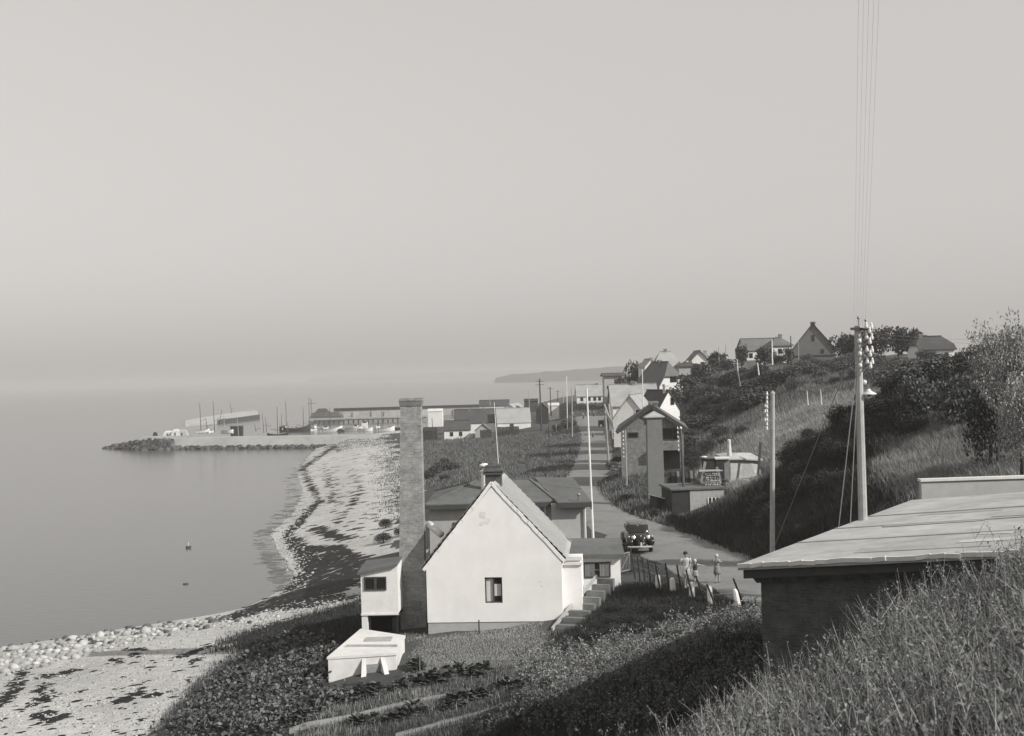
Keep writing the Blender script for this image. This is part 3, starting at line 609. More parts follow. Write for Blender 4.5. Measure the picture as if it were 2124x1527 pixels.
part('coping', MB().hexa([(-.04, -.06, hw - .088), (dd.x, -.06, dd.z + hw - .088), (dd.x, .31, dd.z + hw - .088), (-.04, .31, hw - .088)], [(-.04, -.06, hw), (dd.x, -.06, dd.z + hw), (dd.x, .31, dd.z + hw), (-.04, .31, hw)]), CONCP, PW)
# ------------------------------------------------------------------ workshop house and smoke chimney right of the road
wb = at(1355, 986, 115)
WH = house('brick_house', 'grey brick house with dark barge boards and a balcony, behind the tall smoke flue', 'house', (wb.x, wb.y, wb.z), -0.11, 5.8, 9, 4.35, 6.25, MBRICK, FELT, over=.42, thick=.22,
           wins=[('f', -1.75, 3.55, .95, .48, 0)], winm=DWOOD, chim=[(0.2, 5.5, .9, .5)])
bg_ = MB()
for sgn in (-1, 1): bg_.bar((sgn * 3.3, -.5, 4.05), (0, -.5, 6.45), .07, .34)
part('barge_board', bg_, DWOOD, WH)
wo = part('window', MB().box(.75, 2.45, -.05, .02, 3.25, 3.32).box(.75, 2.45, -.05, .02, 4.3, 4.37).box(.75, .83, -.05, .02, 3.32, 4.3).box(2.37, 2.45, -.05, .02, 3.32, 4.3).box(1.9, 1.96, -.05, .02, 3.32, 4.3), DWOOD, WH)
part('pane', MB().box(.84, 1.89, -.02, .015, 3.33, 4.29), GLASS, wo); part('pane', MB().box(1.97, 2.36, -.02, .015, 3.33, 4.29), GLASS, wo)
part('balcony', MB().box(.7, 2.84, -.9, -.001, 2.35, 3.1), MBRICK, WH)
part('doorway', MB().box(.8, 2.5, -.06, .02, .3, 2.3), DARK, WH)
part('attic_window', MB().box(-.6, .75, -.05, .02, 4.75, 5.35), GLASS, WH)
tb = at(1361, 1040, 97)
TW = thing('smoke_flue', 'tall plain square flue with small pitched cap in front of the grey brick house', 'flue', (tb.x, tb.y, tb.z), 0.02)
th_ = at(1361, 866, 97).z - tb.z
part('shaft', MB().rings([[(-.66, -.45, -1), (.66, -.45, -1), (.66, .45, -1), (-.66, .45, -1)], [(-.58, -.42, th_), (.58, -.42, th_), (.58, .42, th_), (-.58, .42, th_)]]), mat('flue_boards', 0.19, 0.9, 0.2, 2.0, 0.2), TW)
part('cap', MB().slab([[(-.78, -.55, th_ + .08), (.78, -.55, th_ + .08), (.0, -.1, th_ + .52)], [(.78, -.55, th_ + .08), (.78, .55, th_ + .08), (0, -.1, th_ + .52)], [(.78, .55, th_ + .08), (-.78, .55, th_ + .08), (0, -.1, th_ + .52)], [(-.78, .55, th_ + .08), (-.78, -.55, th_ + .08), (0, -.1, th_ + .52)]], .08), PALETILE, TW)

# ------------------------------------------------------------------ yard by the flue: concrete shed, hut, wood stack, fence, bunker
def world_box(name, pts, z0, z1, m, parent, org, z1s=None):
    lo = [(p.x - org.x, p.y - org.y, z0 - org.z) for p in pts]; hi = [(p.x - org.x, p.y - org.y, (z1s[i] if z1s else z1) - org.z) for i, p in enumerate(pts)]
    return part(name, MB().hexa(lo, hi), m, parent)
o = at(1432, 1064, 88)
CS = thing('concrete_shed', 'low concrete shed with three small openings on the slope above the road', 'shed', o, .12)
ztop_ = at(1440, 1016, 88).z - o.z
part('wall', MB().box(0, 2.5, 0, 3.2, -1, ztop_), CONC, CS)
part('roof', MB().hexa([(-1.4, -.12, ztop_ + .003), (2.6, -.12, ztop_ + .003), (2.6, 3.4, ztop_ + .05), (-1.4, 3.4, ztop_ + .05)], [(-1.4, -.12, ztop_ + .12), (2.6, -.12, ztop_ + .12), (2.6, 3.4, ztop_ + .2), (-1.4, 3.4, ztop_ + .2)]), FELTL, CS)
part('dark_end', MB().box(-1.3, -.003, .05, 3.1, -1, ztop_), TAR, CS)
for k in range(3): part('opening', MB().box(1.38 + k * .27, 1.55 + k * .27, -.04, .02, .55, 1.0), [GLASS, DARK, GLASS][k], CS)
for k in range(4): part('jamb', MB().box(1.28 + k * .27, 1.36 + k * .27, -.06, .02, .5, 1.03), WHITE2, CS)
o = at(1382, 1062, 90)
HU = thing('tarred_hut', 'small black tarred hut with white trimmed lean-to beside the flue', 'hut', o, .2)
part('wall', MB().hexa([(-.7, 0, -1), (.55, 0, -1), (.55, 1.6, -1), (-.7, 1.6, -1)], [(-.7, 0, 1.15), (.55, 0, .75), (.55, 1.6, .75), (-.7, 1.6, 1.15)]), TAR, HU)
part('roof', MB().hexa([(-.8, -.12, 1.155), (.65, -.12, .72), (.65, 1.7, .72), (-.8, 1.7, 1.155)], [(-.8, -.12, 1.22), (.65, -.12, .79), (.65, 1.7, .79), (-.8, 1.7, 1.22)]), WHITE2, HU)
part('door', MB().box(-.3, .2, -.04, .02, -.2, .7), DWOOD, HU)
o = at(1476, 1018, 89.6); o.z = at(1432, 1064, 88).z + ztop_ + .15
WS = thing('wood_stack', 'square stack of cut logs under loose boards on the concrete shed yard', 'wood stack', o, .1)
hst = at(1476, 976, 89.6).z - o.z
lg = MB()
for r in range(int((hst - .1) / .13)):
    for k in range(7):
        x = -.48 + k * .16 + (.04 if r % 2 else 0) + random.uniform(-.03, .03)
        if r % 3 == 2: lg.tube((-.55, -.3 + k * .12, .07 + r * .13), (.55, -.3 + k * .12, .07 + r * .13), .05, n=6)
        else: lg.tube((x, -.4 + random.uniform(-.06, .04), .07 + r * .13), (x, .45, .07 + r * .13), random.uniform(.05, .066), n=6)
part('log', lg, island_mat('cut_logs', 0.36, .5), WS, kind='stuff')
for k in range(3): part('board', MB().hexa([(-1.0 + k * .1, -.5 + k * .33, hst - .03), (.75, -.5 + k * .33, hst - .03), (.75, -.22 + k * .33, hst - .03), (-1.0 + k * .1, -.22 + k * .33, hst - .03)], [(-1.0 + k * .1, -.5 + k * .33, hst + .04), (.75, -.5 + k * .33, hst + .02), (.75, -.22 + k * .33, hst + .02), (-1.0 + k * .1, -.22 + k * .33, hst + .04)]), CONC, WS)
o = at(1487, 1003, 98)
DS = thing('tarred_shed', 'black double shed with pale roof edge behind the wood stack', 'shed', o, -.05)
part('wall', MB().box(-1.0, -.14, 0, 1.6, -.8, 1.95).box(-.14, -.05, .3, 1.6, -.8, 1.75).box(-.05, .62, 0, 1.6, -.8, 1.9), TAR, DS)
part('side_panel', MB().box(.623, 1.05, .1, 1.5, -.8, 1.82), WOOD, DS)
part('roof', MB().box(-1.15, -.1, -.1, 1.7, 1.953, 2.05), FELT, DS); part('roof', MB().box(-.09, 1.15, -.1, 1.7, 1.905, 2.0), CONCP, DS); part('roof_stone', MB().ball((-.95, -.05, 2.12), (.25, .2, .1), 8, 5), CONCP, DS)
part('plank', MB().bar((1.0, -.3, .1), (1.5, -.5, -.5), .14, .05), WHITE2, DS)
o = at(1520, 995, 101)
BK = thing('rubble_bunker', 'rough pale rubble and concrete outhouse with domed roof dug into the bank', 'outhouse', o, .12)
rr = random.Random(4)
def rough(pts, a): return [(x + rr.uniform(-a, a), y + rr.uniform(-a, a), z + rr.uniform(-a, a)) for x, y, z in pts]
part('wall', MB().rings([rough([(-.3, 0, -1), (.8, -.1, -1), (1.7, 0, -1), (2.4, .1, -1), (2.4, 3, -1), (-.3, 3, -1)], .1), rough([(-.25, 0, .5), (.8, 0, .35), (1.7, .05, .45), (2.35, .1, .6), (2.4, 3, .6), (-.3, 3, .5)], .12), rough([(-.2, .1, 1.6), (.8, .1, 1.55), (1.6, .1, 1.45), (2.3, .2, 1.4), (2.4, 3, 1.5), (-.3, 3, 1.6)], .06)]), mat('rubble', 0.42, .95, .35, 3.0, .6), BK)
part('roof', MB().rings([[(-.5, -.15, 1.62), (.8, -.2, 1.6), (1.7, -.15, 1.5), (2.55, -.1, 1.45), (2.6, 3.2, 1.6), (-.5, 3.2, 1.65)], [(-.5, -.15, 1.72), (.8, -.2, 1.72), (1.7, -.15, 1.62), (2.55, -.1, 1.57), (2.6, 3.2, 1.9), (-.5, 3.2, 1.9)], [(.1, .9, 2.0), (.8, .8, 2.1), (1.4, .9, 2.05), (1.9, 1.1, 1.95), (1.9, 2.4, 2.0), (.1, 2.4, 2.05)]]), mat('old_screed', .4, .95, .3, 3., .5), BK)
part('flue', MB().lathe([(.2, 0), (.17, 1.0), (.15, 1.02), (.15, 1.5), (.1, 1.56)], 10, (-.05, .6, 1.7)), CONCP, BK)
for k, (x, h) in enumerate(((1572, 1.2), (1577, 1.0))):
    pass
o = at(1425, 1004, 101)
YF = thing('yard_fence', 'short dark slatted yard fence between the flue and the black shed', 'fence', o, .04)
for k in range(9):
    x = -1.55 + k * .37; part('post', MB().bar((x, 0, -.5), (x - .06, .05, 1.25 + .08 * math.sin(k * 2)), .07), DWOOD, YF)
for k in range(8):
    if k in (6,): continue
    x = -1.5 + k * .37; part('panel', MB().hexa([(x, .02, -.2), (x + .3, .02, -.2), (x + .3, .06, -.2), (x, .06, -.2)], [(x - .05, .06, .95 + .07 * (k % 3)), (x + .25, .06, 1.0), (x + .25, .1, 1.0), (x - .05, .1, .95 + .07 * (k % 3))]), [TAR, DWOOD, WOOD][k % 3], YF)
p = g1(1492, 1055)
for k, (x, y, d, h, lean) in enumerate(((1452, 1010, 95, 1.9, .5), (1500, 1012, 95, 1.6, -.4), (1572, 985, 100, 2.6, .35))):
    b = at(x, y, d); single('leaning_plank', MB().bar((0, 0, -.2), (lean, .3, h), .2, .05), [WOOD, GREYW, DWOOD][k], ['grey plank leaning by the wood stack', 'grooved grey plank leaning on the tarred shed', 'dark plank leaning at the right corner of the rubble outhouse'][k], 'plank', loc=b)
for k, (x, y, d) in enumerate(((1446, 1016, 91), (1505, 1018, 94))):
    b = at(x, y, d); o = thing('barrel', ['dark barrel left of the wood stack', 'dark barrel right of the wood stack'][k], 'barrel', b)
    part('staves', MB().lathe([(.25, -.1), (.32, .4), (.25, .85)], 12), DWOOD, o); part('hoop', MB().lathe([(.3, .2), (.31, .26)], 12).lathe([(.3, .56), (.29, .62)], 12), METAL, o, kind='stuff')
b = at(1535, 1012, 98); o = thing('rubble_heap', 'pale heap of broken stone in front of the rubble outhouse', 'rubble heap', b); m_ = MB(); rr = random.Random(31)
for k in range(70):
    a, r = rr.uniform(0, 6.28), rr.random() ** .6 * 2.4; q = rr.uniform(.12, .32); m_.ball((math.cos(a) * r * 1.3, math.sin(a) * r * .6, .7 * (1 - r / 2.6) - .1), (q, q * .8, q * .7), 6, 4)
part('stone', m_, island_mat('broken_stone', .4, .45), o, kind='stuff')
# stone wall in front of the brick house
wa, wb_ = at(1266, 972, 122), at(1345, 988, 117)
SW = thing('field_stone_wall', 'low dry wall of pale field stones along the foot of the brick house', 'wall', (wa.x, wa.y, wa.z - .1))
st = MB(); rr = random.Random(8)
for k in range(90):
    t = rr.random(); c = Vector((0, 0, 0)).lerp(wb_ - wa, t); r = rr.uniform(.13, .26); row = rr.choice((0, 0, 1, 1, 2))
    st.ball((c.x, c.y + rr.uniform(-.2, .2), .05 + row * .3 + rr.uniform(-.05, .05)), (r, r * .8, r * .75), 7, 5)
part('stone', st, island_mat('field_stones', 0.42, .5), SW, kind='stuff')

# ------------------------------------------------------------------ telegraph poles, flagpoles, masts
def insul(o, p, out, r=.055):
    p = Vector(p); a = Vector(out).normalized()
    part('insulator', MB().lathe([(r * .5, -.02), (r, 0), (r, .06), (r * .65, .09), (r * .75, .12), (r * .35, .16)], 8, tuple(p + a * .16 + Vector((0, 0, .04)))), PORC, o, smooth=True)
    part('hook', MB().bar(p, p + a * .16, .022).bar(p + a * .16, p + a * .16 + Vector((0, 0, .05)), .02), METAL, o)
def pole(name, label, cat, pt, pb, d, r0=.13, r1=.09, m=None, ins=(), group=None, sink=.6, db=None, cap=None):
    b = at(*pb, db or d); t = at(*pt, d); v = t - b; o = thing(name, label, cat, b, 0, group)
    e = -v.normalized() * sink
    part('shaft', MB().tube(e, v, r0, r1, 10), m or POLEW, o, smooth=False)
    for (f, side) in ins: insul(o, v * f + Vector((side * r1, 0, 0)), (side, -.25, 0))
    if cap: part('cap', MB().lathe([(r1 * 1.05, -.05), (r1 * 1.15, .0), (.02, .12)], 10, tuple(v)), cap, o)
    return o, v
MD = 37.5
MP, mv = pole('power_pole', 'big leaning power pole with porcelain insulators and a round lamp shade behind the flat roof', 'utility pole', (1779, 676), (1790, 1080), MD, .145, .105, sink=1.5)
for k, f in enumerate((.985, .93, .865, .805, .745)):
    c = mv * f
    if k < 4:
        part('bracket', MB().bar(c + Vector((.05, -.1, 0)), c + Vector((.34, -.22, -.02)), .04).bar(c + Vector((.05, -.1, -.25)), c + Vector((.3, -.2, -.03)), .03), METAL, MP)
        for q, (dx_, dy_, dz_) in enumerate(((.2, -.22, .02), (.36, -.2, .0), (.27, -.3, -.13))):
            r = .052; part('insulator', MB().lathe([(r * .45, -.03), (r, -.01), (r, .06), (r * .6, .1), (r * .75, .13), (r * .3, .18)], 9, tuple(c + Vector((dx_, dy_, dz_)))), PORC, MP, smooth=True)
    if 0 < k < 4: part('insulator', MB().lathe([(.03, -.03), (.06, -.01), (.06, .06), (.03, .1)], 9, tuple(c + Vector((-.02, -.22, -.08)))), PORC, MP, smooth=True)
part('cross_arm', MB().bar(mv * .985 + Vector((-.25, -.12, 0)), mv * .985 + Vector((.3, -.12, -.03)), .06, .08), DWOOD, MP)
for x in (-.0, .22): part('pin', MB().bar(mv * .99 + Vector((x, -.1, 0)), mv * .99 + Vector((x, -.1, .28 - x * .4)), .03).ball(mv * .99 + Vector((x, -.1, .3 - x * .4)), .045), METAL, MP)
lc = at(1802, 815, MD) - at(1790, 1080, MD)
part('lamp_shade', MB().lathe([(.05, .12), (.07, .06), (.22, -.02), (.235, -.05), (.2, -.04), (.04, .02)], 18, tuple(lc)), PORC, MP, smooth=True)
part('lamp_bulb', MB().ball(lc + Vector((0, 0, -.06)), .06), GLASS, MP)
part('lamp_arm', MB().bar(lc + Vector((-.3, .05, .25)), lc + Vector((0, 0, .25)), .03).bar(lc + Vector((0, 0, .1)), lc + Vector((0, 0, .26)), .03), METAL, MP)
gl = at(1793, 793, MD) - at(1790, 1080, MD)
part('globe_insulator', MB().ball(gl, .075, 10, 8), PORC, MP, smooth=True)
for k, (px_, py_) in enumerate(((1740, 1090), (1764, 1082))):
    e = at(px_, py_, MD - .6) - at(1790, 1080, MD); s = mv * (.86 - .03 * k)
    part('guy_wire', MB().tube(s, e + (e - s) * .12, .016, n=5), METAL, MP)
gd = at(1603, 1142, 44) - at(1790, 1080, MD)
part('guy_wire', MB().tube(mv * .93, gd, .013, n=5), METAL, MP)
SP, _ = pole('telegraph_pole', 'slim round topped telegraph pole with a column of insulators, nearest the road', 'utility pole', (1602.5, 816), (1602, 1150), 55, .125, .1, sink=2.2, cap=POLEW, ins=[(.985 - .027 * k, -1) for k in range(9)] + [(.91, -1.6), (.875, -1.7), (.82, -1.7)])
TP, tv = pole('telegraph_pole', 'dark telegraph pole with pale top at the corner of the concrete shed', 'utility pole', (1412, 888), (1421, 1070), 89, .11, .085, m=mat('dark_pole', .11, .85, .3, 3.), sink=.8, cap=WHITE2, ins=[(.985 - .05 * k, -1) for k in range(6)])
P4, _ = pole('telegraph_pole', 'thin pole with insulators in front of the left corner of the brick house', 'utility pole', (1297, 893), (1300, 1000), 108, .07, .05, sink=.6, ins=[(.95 - .08 * k, -1) for k in range(7)])
P5, v5 = pole('telegraph_pole', 'pale telegraph pole with two slanting struts at the road edge', 'utility pole', (1254, 838), (1262, 952), 150, .13, .1, sink=.6)
for (q, f) in (((1299, 962), .98), ((1285, 915), .85)): part('strut', MB().tube(v5 * f, at(*q, 146) - at(1262, 952, 150), .1, n=7), POLEW, P5)
part('side_rail', MB().tube(v5 * 1.0 + Vector((.5, 0, 0)), Vector((.6, 0, 2.4)), .1, n=7), POLEW, P5)
FP, _ = pole('flagpole', 'tall white flagpole standing between the hip-roofed workshop and the road', 'flagpole', (1217, 806), (1230, 1112), 76, .085, .05, m=WHITE2, sink=.8)
pole('flagpole', 'thin white flagpole rising from behind the chimney of the gable house', 'flagpole', (1025, 835), (1034, 968), 150, .06, .04, m=WHITE2)
pole('flagpole', 'white flagpole standing on the roof of the brick house', 'flagpole', (1332, 766), (1334, 842), 124, .06, .04, m=WHITE2, sink=1.0)
pole('utility_pole', 'tallest dark pole by the tarred harbour hut', 'utility pole', (1119, 786), (1123, 888), 232, .17, .12, m=DWOOD)
for k, (t, b, d, m, r, lab) in enumerate((
    ((1141, 803), (1143, 858), 300, DWOOD, .14, 'dark pole behind the tarred harbour hut'),
    ((1157, 810), (1157, 850), 340, DWOOD, .14, 'short dark pole in the row beyond the harbour houses'),
    ((1168, 806), (1169, 845), 350, POLEW, .12, 'pale pole second in the row beyond the harbour houses'),
    ((1175, 780), (1177, 884), 240, WHITE2, .1, 'white mast left of the road beyond the field'),
    ((1186, 805), (1187, 902), 225, POLEW, .12, 'pale telegraph pole on the left edge of the road by the field'),
    ((1153, 880), (1154, 890), 240, POLEW, .1, 'short stump pole by the field hedge'),
    ((1138, 884), (1141, 966), 165, DWOOD, .09, 'dark pole standing alone in the middle of the field'),
    ((1097, 810), (1098, 850), 320, POLEW, .1, 'thin pole left of the tallest dark pole'),
    ((1015, 812), (1017, 850), 330, POLEW, .09, 'thin mast on the long dark roofed harbour shed'),
    ((896, 868), (900, 925), 230, DWOOD, .08, 'thin pole left of the small white cottage'),
    ((955, 893), (957, 921), 225, DWOOD, .09, 'short post in front of the small white cottage'),
    ((1601, 704), (1602, 748), 170, WHITE2, .1, 'white flagpole on the hill in front of the long tiled house'),
    ((1640, 697), (1642, 765), 165, DWOOD, .09, 'dark pole left of the big boarded gable on the hill'),
    ((1656, 708), (1657, 758), 160, POLEW, .06, 'pale post in front of the big boarded gable on the hill'),
    ((1571, 752), (1573, 768), 150, WHITE2, .09, 'short white post at the edge of the terrace on the hill'),
    ((1674, 811), (1675, 826), 105, WHITE2, .05, 'left short fence stake on the grass spur'),
    ((1702, 808), (1703, 824), 104, WHITE2, .05, 'middle short fence stake on the grass spur'),
    ((1733, 806), (1735, 823), 103, POLEW, .05, 'right short fence stake on the grass spur'),
    ((1820, 802), (1821, 815), 90, POLEW, .04, 'short stake right of the lamp pole'),
    ((1490, 720), (1491, 745), 195, POLEW, .09, 'pale pole above the dark trees on the hill'),
    ((1505, 715), (1506, 747), 200, POLEW, .08, 'slim pale mast left of the small hilltop trees'),
    ((1433, 735), (1434, 752), 215, DWOOD, .09, 'dark pole beside the small flat roofed hill house'),
    ((1547, 800), (1551, 822), 120, DWOOD, .05, 'thin leaning stake in the hillside scrub'),
    ((1319, 792), (1320, 812), 180, WHITE2, .07, 'thin white pole below the round dark tree'),
    ((1529, 745), (1530, 762), 160, WHITE2, .06, 'thin pale stake by the hilltop path'),
    ((1531, 770), (1534, 790), 145, POLEW, .05, 'leaning pale stake on the edge of the hill'))):
    o_, vv = pole('utility_pole' if r >= .1 else 'stake' if r < .07 else 'pole', lab, 'pole', t, b, d, r, r * .7, m=m, group='scattered poles of the village')
    if k in (0, 1): part('cross_arm', MB().bar(vv * .95 - Vector((.7, 0, 0)), vv * .95 + Vector((.7, 0, 0)), .08), DWOOD, o_)
for o_ in [o for o in COL.objects if o.get('label', '').startswith('tallest dark pole')]:
    vv = at(1119, 786, 232) - at(1123, 888, 232)
    for f in (.95, .88): part('cross_arm', MB().bar(vv * f - Vector((.8, 0, 0)), vv * f + Vector((.8, 0, 0)), .09), DWOOD, o_)
# overhead wires from the power pole over the viewer's head
top = at(1779, 676, MD)
for k in range(5):
    a = top + Vector((-.14 + k * .08, -.1, .05 - .05 * k)); b = Vector((-2.75 + k * .07, -12, 29.6)); w = MB()
    pts = [a.lerp(b, t / 14) + Vector((0, 0, -0.25 * math.sin(pi * t / 14))) for t in range(15)]
    for p, q in zip(pts[:-1], pts[1:]): w.tube(p, q, 0.0018, n=4, cap=False)
    single('overhead_wire', w, WIRE, ['leftmost', 'second from left', 'middle', 'second from right', 'rightmost'][k] + ' of five overhead wires rising from the power pole', 'wire', 'overhead wires rising from the power pole')
for k, (y0, y1) in enumerate(((690, 691), (697, 700))):
    a = at(1790, y0, MD); b = at(2300, y1 - 8, 34); w = MB(); pts = [a.lerp(b, t / 8) + Vector((0, 0, -.25 * math.sin(pi * t / 8))) for t in range(9)]
    for p, q in zip(pts[:-1], pts[1:]): w.tube(p, q, .004, n=4, cap=False)
    single('overhead_wire', w, WIRE, ('upper' if k == 0 else 'lower') + ' overhead wire running right from the power pole', 'wire', 'overhead wires running right')

# ------------------------------------------------------------------ fence along the road, white stones, gate, stairs
POSTS = [((1310, 1152), (1318, 1202)), ((1322, 1153), (1328, 1207)), ((1332, 1156), (1338, 1208)), ((1343.6, 1161.6), (1351, 1217)), ((1359, 1167), (1369, 1223)), ((1380, 1168), (1389, 1227)), ((1404, 1172), (1414, 1235)), ((1423, 1182), (1438, 1243)), ((1443, 1194), (1463, 1253)), ((1466, 1211), (1487, 1265)), ((1521, 1200), (1545, 1262))]
NM = ['nearest the garden gate', 'second from the garden gate', 'third from the garden gate', 'fourth from the garden gate', 'fifth from the gate, crossing a white stone', 'left of the second white stone', 'left of the walking woman', 'in front of the walking woman', 'right of the third white stone, leaning', 'crossing the fourth white stone, leaning most', 'at the right end behind the tallest white stone']
fts = []
for k, ((tx, ty), (bx_, by)) in enumerate(POSTS):
    b = g1(bx_, by); t = at(tx, ty, b.y)
    o_ = thing('fence_post', 'thin dark fence post ' + NM[k], 'fence post', b, 0, 'dark fence posts along the road')
    v = t - b; part('stake', MB().tube(-v * .25, v, .045, .04, 6), TAR, o_); fts.append((b, v))
for f in (.9, .55):
    w = MB()
    for (b0, v0), (b1, v1) in zip(fts[:-1], fts[1:]): w.tube(b0 + v0 * f, b1 + v1 * f, .004, n=4, cap=False)
    single('fence_wire', w, WIRE, 'upper strand of wire strung between the dark fence posts' if f > .8 else 'lower strand of wire strung between the dark fence posts', 'wire')
STN = [((1364, 1192), (1366, 1222), 'small slim white kerb stone farthest from the camera'), ((1394, 1198), (1396, 1229), 'stout round topped white kerb stone, second in the row'), ((1434, 1207), (1436, 1242), 'white kerb stone below the walking woman'), ((1471, 1216), (1475, 1257), 'white kerb stone fourth in the row, crossed by a leaning post'), ((1524, 1222), (1532, 1266), 'tallest white kerb stone at the right end of the row')]
for (t, b_, lab) in STN:
    b = g1(*b_); tt = at(*t, b.y); h = (tt - b).length; v = tt - b
    rg = []
    for z, r in ((-.3, .14), (0, .135), (h * .55, .12), (h * .86, .105), (h * .96, .08), (h, .03)):
        rg.append([(v.x * max(z, 0) / h + r * math.cos(i * pi / 4) * 1.05, v.y * max(z, 0) / h + r * math.sin(i * pi / 4) * .85, z) for i in range(8)])
    o_ = single('kerb_stone', MB().rings(rg), WHITE2, lab, 'kerb stone', 'white kerb stones along the road', smooth=False); o_.location = b
gb = g1(1296, 1190)
GT = thing('garden_gate', 'small wire garden gate between dark posts at the corner of the lean-to shed', 'gate', gb, .9)
for x in (-.45, .55): part('post', MB().bar((x, 0, -.3), (x, 0, 1.25), .1), TAR, GT)
part('gate_frame', MB().bar((-.36, 0, .15), (.46, 0, .15), .05).bar((-.36, 0, 1.05), (.46, 0, 1.05), .05).bar((-.36, 0, .15), (-.36, 0, 1.05), .05).bar((.46, 0, .15), (.46, 0, 1.05), .05).bar((-.36, 0, .2), (.46, 0, 1.0), .03), WOOD, GT)
for k in range(5): part('bar', MB().bar((-.25 + k * .14, 0, .18), (-.25 + k * .14, 0, 1.03), .02), WOOD, GT)
s0, s1 = g1(1158, 1302), g1(1243, 1228); s1.z = max(s1.z, s0.z + .9)
ST_ = thing('garden_stair', 'flight of pale plank steps climbing the bank beside the gable house', 'stairs', s0, 0)
n = 8; dv = (s1 - s0); side = Vector((dv.y, -dv.x, 0)).normalized()
for k in range(n):
    p = dv * (k / (n - 1)) + Vector((0, 0, .14)); w = .95 - .03 * k; a = dv.normalized(); a = Vector((a.x, a.y, 0)).normalized() * .17
    q = [p - a - side * .05, p - a + side * w, p + a + side * w, p + a - side * .05]
    part('step', MB().hexa([(c.x, c.y, c.z - .7) for c in q], [tuple(c) for c in q]), mat('tread_planks', .15, .95, .3, 5., .3), ST_)
    part('riser', MB().hexa([tuple(c - a * .06 + Vector((0, 0, -.4))) for c in (q[0], q[1], q[1] + a * .05, q[0] + a * .05)], [tuple(c - a * .06 + Vector((0, 0, -.03))) for c in (q[0], q[1], q[1] + a * .05, q[0] + a * .05)]), WOOD, ST_)
part('stringer', MB().bar(dv * -.08 - side * .12 + Vector((0, 0, .1)), dv * 1.0 - side * .12 + Vector((0, 0, .24)), .08, .16), CONC, ST_)

# ------------------------------------------------------------------ the black car
cpos = g1(1322, 1141); cdir = math.atan2(-.99, .03)
CARB = mat('black_car_paint', 0.012, 0.22, 0.1, 3.0, spec=0.6); CHROME = mat('chrome', 0.75, 0.2, 0.05, 5.0, metal=0.9); RUB = mat('rubber', 0.02, .9, .1, 5.)
CAR = thing('parked_car', 'black rounded saloon car with split windscreen facing the camera on the road', 'car', cpos + Vector((0, 0, .05)), cdir + pi / 2); CAR.scale = (.93, .93, .95)
# local: front faces -y ... length along y, front at y=-2
def sec(y, w, zl, zh, rnd=.5, n=14):
    r = []
    for i in range(n):
        a = 2 * pi * i / n; c, s_ = math.cos(a), math.sin(a)
        r.append((w * math.copysign(abs(c) ** rnd, c), y, (zl + zh) / 2 + (zh - zl) / 2 * math.copysign(abs(s_) ** rnd, s_)))
    return r
bd = MB().rings([sec(-1.95, .26, .42, .95), sec(-1.8, .36, .38, 1.06), sec(-1.2, .48, .35, 1.12), sec(-.75, .66, .33, 1.15), sec(.2, .74, .33, 1.12), sec(1.2, .74, .33, 1.08), sec(1.9, .6, .36, .95), sec(2.2, .35, .45, .75)])
part('body', bd, CARB, CAR, smooth=True)
cb_ = MB().rings([sec(-.78, .6, 1.05, 1.14, .6), sec(-.45, .62, 1.05, 1.5, .55), sec(.0, .64, 1.05, 1.63, .55), sec(.6, .64, 1.05, 1.64, .55), sec(1.2, .6, 1.0, 1.5, .55), sec(1.75, .45, .9, 1.1, .6)])
part('cabin', cb_, CARB, CAR, smooth=True)
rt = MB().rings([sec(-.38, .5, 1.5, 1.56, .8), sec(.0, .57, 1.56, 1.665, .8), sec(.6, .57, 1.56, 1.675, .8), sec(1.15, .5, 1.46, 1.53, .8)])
part('roof_panel', rt, mat('car_roof_sheen', .12, .3, .1, 3., spec=.6), CAR, smooth=True)  # bright reflection on the black roof, put into this panel's grey colour
